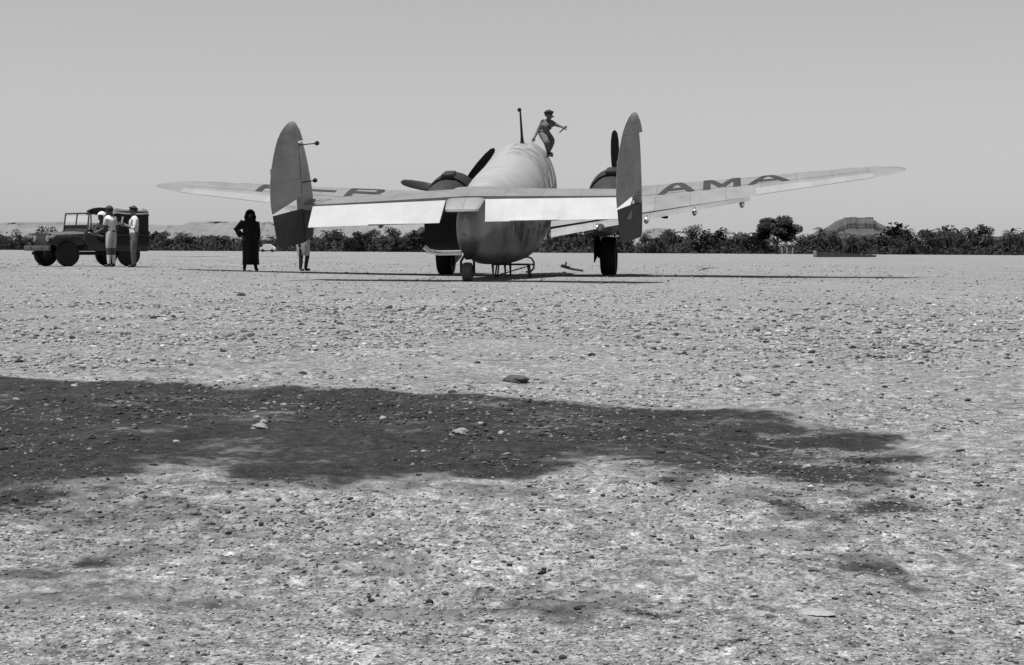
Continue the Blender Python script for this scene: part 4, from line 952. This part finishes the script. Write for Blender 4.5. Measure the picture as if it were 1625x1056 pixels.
def hair_cap(root, J, mat=None):
    bm = bmesh.new(); f = J['face']; c = Vector(J['head']) - f * .012 + Vector((0, 0, .035))
    bmesh.ops.create_icosphere(bm, subdivisions=3, radius=.118, matrix=Matrix.Translation(c))
    bmesh.ops.delete(bm, geom=[v for v in bm.verts if (v.co - c).dot(f) > .045 and v.co.z < c.z + .045 or v.co.z < c.z - .075], context='VERTS'); return obj('hair', bm, mat or M['hair'], root)
def peaked_cap(root, J, mat, crown_r=.135):
    f = J['face']; c = Vector(J['crown']) + Vector((0, 0, .0)); up = (Vector(J['crown']) - Vector(J['chin'])).normalized()
    q = up.to_track_quat('Y', 'Z').to_matrix().to_4x4()
    bm = bmesh.new(); lathe(bm, [(.104, -.035), (.110, .0), (crown_r, .025), (crown_r + .005, .035), (crown_r * .8, .055), (0.0, .062)], Matrix.Translation(c) @ q, 24); cap = obj('cap', bm, mat, root)
    side = f.cross(up).normalized(); bm = bmesh.new(); a = []; b = []
    for t in np.linspace(-1.1, 1.1, 11):
        d = f * math.cos(t) + side * math.sin(t); a.append(bm.verts.new(c - up * .03 + d * .106)); b.append(bm.verts.new(c - up * .03 + d * (.106 + .06 * math.cos(t)) - up * .025 * math.cos(t)))
    for k in range(10): bm.faces.new((a[k], a[k + 1], b[k + 1], b[k]))
    obj('peak', bm, M['hair'], cap); return cap
def stand(face_deg, h=1.72, lean=Vector((0, 0, 0)), **ov):
    """neutral standing joints facing along the angle face_deg (0 = +x)"""
    k = h / 1.72; f = Vector((math.cos(R(face_deg)), math.sin(R(face_deg)), 0)); l = Vector((-f.y, f.x, 0)); Z = Vector((0, 0, 1))
    J = {'face': f}
    for n, z, fw in (('pelvis', .93, 0), ('waist', 1.08, .01), ('chest', 1.26, .0), ('collar', 1.41, -.01), ('neck', 1.48, 0), ('chin', 1.54, .025), ('head', 1.61, .02), ('crown', 1.66, .01)): J[n] = Z * z * k + f * fw + lean * max(0, (z - .93) / .75)
    for s, m in (('l', 1), ('r', -1)):
        up = J['collar']
        J['sho' + s] = up + l * m * .17 * k - Z * .03; J['elb' + s] = J['sho' + s] + l * m * .06 - Z * .29 * k; J['wri' + s] = J['elb' + s] + f * .06 - Z * .25 * k
        J['hip' + s] = J['pelvis'] + l * m * .085 - Z * .05; J['kne' + s] = l * m * .095 + Z * .49 * k + f * .02; J['ank' + s] = l * m * .10 + Z * .095
        J['toe' + s] = l * m * .12 + f * .17 + Z * .035; J['palm' + s] = f
    J.update(ov); return J
def ground_mw(px, py, Y, dz=0.0):
    p = at(px, py, Y); return Matrix.Translation((p.x, Y, float(ground_z(p.x, Y)) + dz))
# material slots: 0 skin, 1 top, 2 bottoms, 3 shoes, 4 socks
def z_shorts(a, b, t):
    k = b[:3]
    if b.startswith(('hee', 'toe')): return 3
    if b.startswith('ank'): return 4 if t > .35 else 0
    if b.startswith('kne'): return 2 if t < .8 else 0
    if b.startswith('hip') or (b == 'waist' and t < .4): return 2
    if b.startswith(('elb',)): return 1 if t < .75 else 0
    if b in ('waist', 'chest', 'collar') or b.startswith('sho'): return 1
    return 0
def z_trousers(a, b, t):
    if b.startswith(('hee', 'toe')): return 3
    if b.startswith(('ank', 'kne', 'hip')) or (b == 'waist' and t < .4): return 2
    if b.startswith('elb'): return 1
    if b.startswith('wri'): return 1 if t < .4 else 0
    if b in ('waist', 'chest', 'collar') or b.startswith('sho'): return 1
    return 0
# 1. man in white shirt, shorts and knee socks beside the jeep, turned to it
J = stand(150, 1.74, lean=Vector((-.05, 0.0, 0)))
l_ = Vector((-J['face'].y, J['face'].x, 0))
J['elbl'] = J['shol'] + Vector((-.06, .04, -.28)); J['wril'] = J['elbl'] + Vector((-.2, .02, -.10)); J['elbr'] = J['shor'] + Vector((.06, 0, -.28)); J['wrir'] = J['elbr'] + Vector((-.08, .05, -.24))
J['r_hip'] = .115; J['r_kne'] = .075
pr, J = person(J, [M['skin_dark'], M['white_cloth'], M['khaki_light'], M['dark_cloth'], M['white_cloth']], z_shorts, ground_mw(177, 423, 45.35), label='man in white shirt, pale shorts and white knee socks leaning towards the jeep', cat='person')
hair_cap(pr, J)
bm = bmesh.new(); lathe(bm, [(.142, -.02), (.146, 0), (.142, .025)], Matrix.Translation(J['waist'] - Vector((0, 0, .06))) @ Matrix.Rotation(R(90), 4, 'X'), 20); obj('belt', bm, M['dark_cloth'], pr)
# 2. man in a dark peaked cap reading a paper
J = stand(205, 1.74)
J['elbl'] = J['shol'] + Vector((-.02, -.10, -.28)); J['wril'] = J['elbl'] + Vector((-.22, -.04, .08)); J['elbr'] = J['shor'] + Vector((.02, .10, -.27)); J['wrir'] = J['elbr'] + Vector((-.24, -.05, .10))
pr, J = person(J, [M['skin_tan'], M['white_cloth'], M['grey_cloth'], M['dark_cloth'], M['khaki']], z_trousers, ground_mw(213, 423, 45.2), label='man in dark peaked cap and pale shirt holding a sheet of paper behind the jeep', cat='person')
peaked_cap(pr, J, M['dark_cloth']); hair_cap(pr, J)
wl = pr.matrix_world @ J['wril']
bm = bmesh.new(); g_ = [[bm.verts.new(wl + Vector((-.10 - .015 * math.sin(j), .10 - .2 * i, -.02 + .28 * j / 4 + .0))) for i in range(2)] for j in range(5)]
for j in range(4): bm.faces.new((g_[j][0], g_[j][1], g_[j + 1][1], g_[j + 1][0]))
ret = bmesh.ops.solidify(bm, geom=bm.faces[:], thickness=.002)
obj('paper', bm, M['white_paint'], label='white sheet of paper held up by the man in the peaked cap', cat='paper')
# 4. passenger in the jeep with a white headcloth
J = stand(180, 1.68)
f = Vector((0, 1, 0)); Z = Vector((0, 0, 1)); J = {'face': f}
for n, z, y in (('pelvis', .86, -.34), ('waist', .98, -.36), ('chest', 1.14, -.35), ('collar', 1.27, -.33), ('neck', 1.33, -.31), ('chin', 1.39, -.28), ('head', 1.46, -.28), ('crown', 1.51, -.29)): J[n] = Vector((-.34, y, z))
for s, m in (('l', -1), ('r', 1)):
    J['sho' + s] = Vector((-.34 + m * .17, -.33, 1.24)); J['elb' + s] = Vector((-.34 + m * .22, -.16, 1.02)); J['wri' + s] = Vector((-.34 + m * .17, .06, 1.05)); J['hip' + s] = Vector((-.34 + m * .09, -.30, .82))
    J['kne' + s] = Vector((-.34 + m * .11, .10, .86)); J['ank' + s] = Vector((-.34 + m * .11, .30, .56)); J['toe' + s] = Vector((-.34 + m * .11, .40, .53)); J['palm' + s] = f
pr, J = person(J, [M['skin_dark'], M['dark_cloth'], M['dark_cloth'], M['dark_cloth'], M['khaki']], z_trousers, jeep.matrix_world.copy(), label='driver in dark clothes and a white headcloth sitting in the jeep', cat='person')
bm = bmesh.new(); c = Vector(J['head']) + Vector((0, -.015, .03)); bmesh.ops.create_icosphere(bm, subdivisions=3, radius=.138, matrix=Matrix.Translation(c))
for v in bm.verts:
    if v.co.z < c.z - .03: v.co.z -= .07; v.co.y -= .02
bmesh.ops.delete(bm, geom=[v for v in bm.verts if v.co.y > c.y + .05 and v.co.z < c.z + .03], context='VERTS'); obj('headcloth', bm, M['white_cloth'], pr)
# 5. woman in a black robe, hand on hip
J = stand(-70, 1.66)
for s in 'lr': J['ank' + s] = J['ank' + s] + Vector((.06 if s == 'l' else -.06, 0, 0)); J['toe' + s] = J['toe' + s] + Vector((.06 if s == 'l' else -.06, 0, 0))
J['elbr'] = J['shor'] + Vector((-.22, .0, -.19)); J['wrir'] = J['elbr'] + Vector((.16, -.08, -.17)); J['shor'] = J['shor'] + Vector((0, 0, .0))
J['elbl'] = J['shol'] + Vector((.05, 0, -.28)); J['wril'] = J['elbl'] + Vector((-.02, -.08, -.23))
pr, J = person(J, [M['skin_dark'], M['black_cloth'], M['black_cloth'], M['black_cloth'], M['skin_dark']], z_trousers, ground_mw(397, 431, 43.6), label='woman in a long black robe and headscarf standing with one hand on her hip', cat='person')
bm = bmesh.new(); rg = []
for z, rx, ry in ((1.44, .10, .09), (1.36, .21, .13), (1.20, .225, .165), (1.02, .20, .165), (.86, .23, .20), (.6, .225, .205), (.36, .225, .21), (.20, .235, .215), (.17, .225, .205)):
    rg.append([Vector((rx * (1 + .05 * math.sin(5 * t + z * 3) * (z < .9)) * math.cos(t) + .01, ry * (1 + .07 * math.sin(7 * t) * (z < .9)) * math.sin(t), z)) for t in [2 * math.pi * k / 36 for k in range(36)]])
loft(bm, rg, cap0=True, cap1=False); obj('robe', bm, M['black_cloth'], pr)
for a_, b_, c_ in (('shor', 'elbr', 'wrir'), ('shol', 'elbl', 'wril')):
    bm = bmesh.new(); A_, B_, C_ = Vector(J[a_]), Vector(J[b_]), Vector(J[c_]); tube(bm, [A_ + Vector((0, 0, .03)), (A_ + B_) / 2, B_, (B_ + C_) / 2, B_ + (C_ - B_) * .9], [.10, .095, .085, .085, .09], 14); obj('sleeve', bm, M['black_cloth'], pr)
bm = bmesh.new(); c = Vector(J['head']) + Vector((0, .01, .02)); bmesh.ops.create_icosphere(bm, subdivisions=3, radius=.142, matrix=Matrix.Translation(c))
for v in bm.verts:
    if v.co.z < c.z - .02: v.co.z -= .14 * min(1, (c.z - .02 - v.co.z) / .08); v.co.x += (v.co.x - c.x) * .25
bmesh.ops.delete(bm, geom=[v for v in bm.verts if (v.co - c).dot(J['face']) > .10 and abs(v.co.z - c.z) < .07], context='VERTS'); obj('headscarf', bm, M['black_cloth'], pr)
# 6. person behind the left fin, only the lower half showing
J = stand(-40, 1.66)
for k_ in ('toel', 'toer'): J[k_] = J[k_]
J['knel'] = J['knel'] + Vector((.05, -.02, 0)); J['elbl'] = J['shol'] + Vector((.08, -.05, -.28)); J['wril'] = J['elbl'] + Vector((-.06, -.12, -.22))
pr, J = person(J, [M['skin_dark'], M['khaki_light'], M['dark_cloth'], M['dark_cloth'], M['khaki']], z_trousers, ground_mw(481, 432, 45.2), label='person in pale jacket and dark trousers half hidden by the left tail fin', cat='person')
hair_cap(pr, J)
bm = bmesh.new(); rg = []
for z, rx, ry in ((1.30, .18, .13), (1.1, .175, .14), (.95, .175, .15), (.75, .19, .16), (.50, .175, .15), (.44, .16, .14)): rg.append([Vector((rx * (1 + .05 * math.sin(5 * t)) * math.cos(t), ry * math.sin(t), z)) for t in [2 * math.pi * k / 28 for k in range(28)]])
loft(bm, rg, cap0=True, cap1=False); obj('jacket_skirt', bm, M['khaki_light'], pr)
def pix(p):
    c = CAM_M.inverted() @ Vector(p); return (W0 / 2 + F * c.x / -c.z, H0 / 2 - F * c.y / -c.z)
# 7. man climbing on the fuselage roof with a tool in his hand
YR = 40.9
def q(px, py, dy=0.0): return at(px, py, YR + dy)
def on_roof(px, py, off):
    best = min(((pix(AW(*fus_pt(y, R(a), off)))[0] - px) ** 2 + (pix(AW(*fus_pt(y, R(a), off)))[1] - py) ** 2 + .3 * (y - 8.6) ** 2, y, a) for y in np.arange(7.6, 9.8, .1) for a in np.arange(-20, 85, 1.0))
    return AW(*fus_pt(best[1], R(best[2]), off))
foot_n = on_roof(872, 247, .045); foot_f = on_roof(876, 243, .045); hand_l = on_roof(848.5, 226, .02)
YR = foot_n.y + .1
J = {'face': (Vector((.55, -.6, -.35))).normalized(), 'r_chest': .19, 'r_waist': .155, 'r_pelvis': .17, 'r_hip': .12, 'r_kne': .085, 'r_ank': .06}
for n, px, py, dy in (('pelvis', 863, 212, .0), ('waist', 865.5, 206, -.05), ('chest', 868, 199.5, -.10), ('collar', 870.5, 193, -.14), ('neck', 871, 190.5, -.17), ('chin', 871.2, 187.5, -.20), ('head', 871.2, 183.4, -.20), ('crown', 871, 180.2, -.19)): J[n] = q(px, py, dy)
J['shol'] = q(860.5, 196.5, -.08); J['elbl'] = q(853.5, 208.0, -.10); J['wril'] = hand_l + Vector((0.0, 0, .14)); J['shor'] = q(876.5, 195.5, -.10); J['elbr'] = q(884.5, 199.0, -.16); J['wrir'] = q(891.3, 201.6, -.24)
J['hipl'] = q(861.5, 214, -.08); J['hipr'] = q(867.5, 213.5, .06); J['knel'] = q(867.5, 227.0, -.34); J['ankl'] = foot_n + Vector((-.02, 0, .085)); J['toel'] = foot_n + Vector((.10, -.12, -.02))
J['kner'] = q(877.5, 224, .02); J['ankr'] = foot_f + Vector((.0, 0, .10)); J['toer'] = foot_f + Vector((.11, -.09, .0)); J['palml'] = Vector((.3, -.9, 0)); J['palmr'] = Vector((-.3, 0, -.9))
C0 = Vector(foot_n)
for k_ in list(J):
    if isinstance(J[k_], Vector) and k_ not in ('face', 'palml', 'palmr'): J[k_] = J[k_] - C0
pr, J = person(J, [M['skin_dark'], M['khaki'], M['khaki'], M['dark_cloth'], M['khaki']], z_trousers, Matrix.Translation(C0), label='man in khaki and a dark cap climbing on the fuselage roof with a tool', cat='person')
peaked_cap(pr, J, M['dark_cloth']); hair_cap(pr, J)
hw_ = C0 + Vector(J['wrir']) + (Vector(J['wrir']) - Vector(J['elbr'])).normalized() * .10
bm = bmesh.new(); a, b_ = at(884.5, 208.5, YR - .24), at(896.0, 198.5, YR - .26); mid = (a + b_) / 2; sh = hw_ - (a + (b_ - a) * .72); a += sh; b_ += sh
tube(bm, [a, b_], .018, 8); tl_ = obj('screwdriver', bm, M['steel'], label='short tool held out in the hand of the man on the roof', cat='tool')
bm = bmesh.new(); tube(bm, [a + (b_ - a) * .62, b_], .032, 8); obj('grip', bm, M['wood'], tl_)

# ------------------------------------------------------------------ small things on the ground
# low steel trestle under the fuselage
tp = AW(0.1, 3.2, -3); tz = float(ground_z(tp.x, tp.y))
bm = bmesh.new()
ts = empty('trestle', Matrix.Translation((tp.x, tp.y, tz)) @ Matrix.Rotation(R(-6), 4, 'Z'), label='low dark steel trestle standing under the rear fuselage', cat='trestle')
for x in (-.05, .75):
    for y in (-.25, .25): bm = bmesh.new(); tube(bm, [(x, y, 0), (x * .9 + .03, y * .8, .34)], .022, 6); obj('leg', bm, M['gear'], ts)
for y in (-.22, .22): bm = bmesh.new(); tube(bm, [(-.1, y, .33), (.8, y, .33)], .025, 6); obj('rail', bm, M['gear'], ts)
bm = bmesh.new(); tube(bm, [(-.05, -.24, .06), (.75, -.22, .30)], .016, 6); obj('brace', bm, M['gear'], ts)
# tow bar lying on the ground between fuselage and right wheel
p0 = gpx(905, 432); r_ = empty('tow_bar', Matrix.Translation((p0[0], p0[1], float(ground_z(*p0)) + .04)), label='dark tow bar lying on the ground left of the right main wheel', cat='tow bar')
bm = bmesh.new(); tube(bm, [(-.28, 0, .16), (.05, .03, .05), (.40, .0, .0)], [.05, .035, .03], 8); obj('bar', bm, M['gear'], r_)
bm = bmesh.new(); box(bm, (-.16, 0, .12), (.26, .18, .10), Matrix.Rotation(R(15), 3, 'Y'), .02); tube(bm, [(-.18, 0, .12), (-.12, 0, .27)], .03, 6); obj('head', bm, M['gear'], r_)
for nm, px, py, lab in (('dry_branch', 1120, 428, 'dry forked twig on the gravel right of the right main wheel'), ):
    p0 = gpx(px, py + 3); bm = bmesh.new(); tube(bm, [(-.25, 0, .03), (0, .02, .09), (.28, 0, .13)], [.02, .02, .01], 6); tube(bm, [(-.02, 0, .09), (-.22, .05, .16)], [.015, .008], 6); tube(bm, [(0, .02, .08), (-.1, -.04, .02)], [.015, .008], 6); o = obj(nm, bm, M['wood'], label=lab, cat='twig'); o.location = (p0[0], p0[1], float(ground_z(*p0)))
def rock(name, px, py, wpx, hpx, mat, label, seed, group=None, cat='stone', flat=.6):
    x, y = gpx(px, py); s = wpx * math.hypot(x, y) / F / 2; hh = hpx * math.hypot(x, y) / F / 2
    bm = bmesh.new(); bmesh.ops.create_icosphere(bm, subdivisions=3, radius=1); r = random.Random(seed); ph = [r.uniform(0, 6) for _ in range(6)]
    for v in bm.verts:
        c = v.co; k = 1 + .16 * math.sin(3.1 * c.x + ph[0]) * math.cos(2.7 * c.y + ph[1]) + .10 * math.sin(6 * c.z + ph[2] + 4 * c.x) + .05 * math.sin(11 * c.y + ph[3] + 7 * c.x)
        c *= k
        for n_ in range(3):
            nn = Vector((math.cos(ph[n_]), math.sin(ph[n_]), .4)).normalized(); d = c.dot(nn) - .72
            if d > 0: c -= nn * d * .85
        v.co = Vector((c.x * s, c.y * s * .75, c.z * hh))
    o = obj(name, bm, mat, label=label, cat=cat, group=group); o.location = (x, y, float(ground_z(x, y)) + hh * .35); o.rotation_euler = (0, 0, r.uniform(-.4, .4)); return o
M['stone_pale'] = plain('pale_stone', 0.25, 0.9, var=0.3, scale=25, bump=.5); M['stone_mid'] = plain('grey_stone', 0.19, 0.9, var=0.35, scale=25, bump=.5); M['stone_dark'] = plain('dark_stone', 0.05, 0.9, var=0.5, scale=25, bump=.5)
rk = rock('stone', 816, 602, 44, 17, M['stone_dark'], 'large dark stone lying alone on bright gravel beyond the dark patch', 3)
rock('stone', 1188, 611, 34, 13, M['stone_pale'], 'pale flat stone, right one of two beyond the patch end', 5)
rock('stone', 1134, 620, 22, 13, M['stone_pale'], 'pale rounded stone, left one of two beyond the patch end', 6)
rock('stone', 376, 946, 26, 13, M['stone_pale'], 'bright white stone near the bottom edge, left of centre', 7)
rock('stone', 412, 688, 30, 12, M['stone_mid'], 'grey stone lying in the left half of the dark patch', 8)
rock('stone', 728, 690, 34, 16, M['stone_mid'], 'lumpy grey stone lying in the middle of the dark patch', 9)
rock('stone', 1452, 765, 24, 13, M['stone_pale'], 'pale stone just right of the dark patch tip', 10)
rock('stone', 1290, 976, 64, 7, M['stone_pale'], 'broad pale slab almost flush with the gravel at the bottom right', 11)
rock('stone', 382, 470, 15, 9, M['stone_dark'], 'small dark stone below the robed woman', 12)
gg = random.Random(99)
for k in range(44):
    px = gg.uniform(0, 1625); py = 470 + 560 * gg.random() ** 1.1; w_ = gg.uniform(9, 14); dk = gg.random()
    mt, lab, grp = ((M['stone_pale'], 'small pale stone lying loose in the gravel', 'small pale stones in the gravel') if dk < .3 else (M['stone_mid'], 'small grey stone lying loose in the gravel', 'small grey stones in the gravel') if dk < .75 else (M['stone_dark'], 'small blackish stone lying loose in the gravel', 'small blackish stones in the gravel'))
    rock('stone', px, py, w_, w_ * gg.uniform(.35, .6), mt, lab, 200 + k, group=grp)
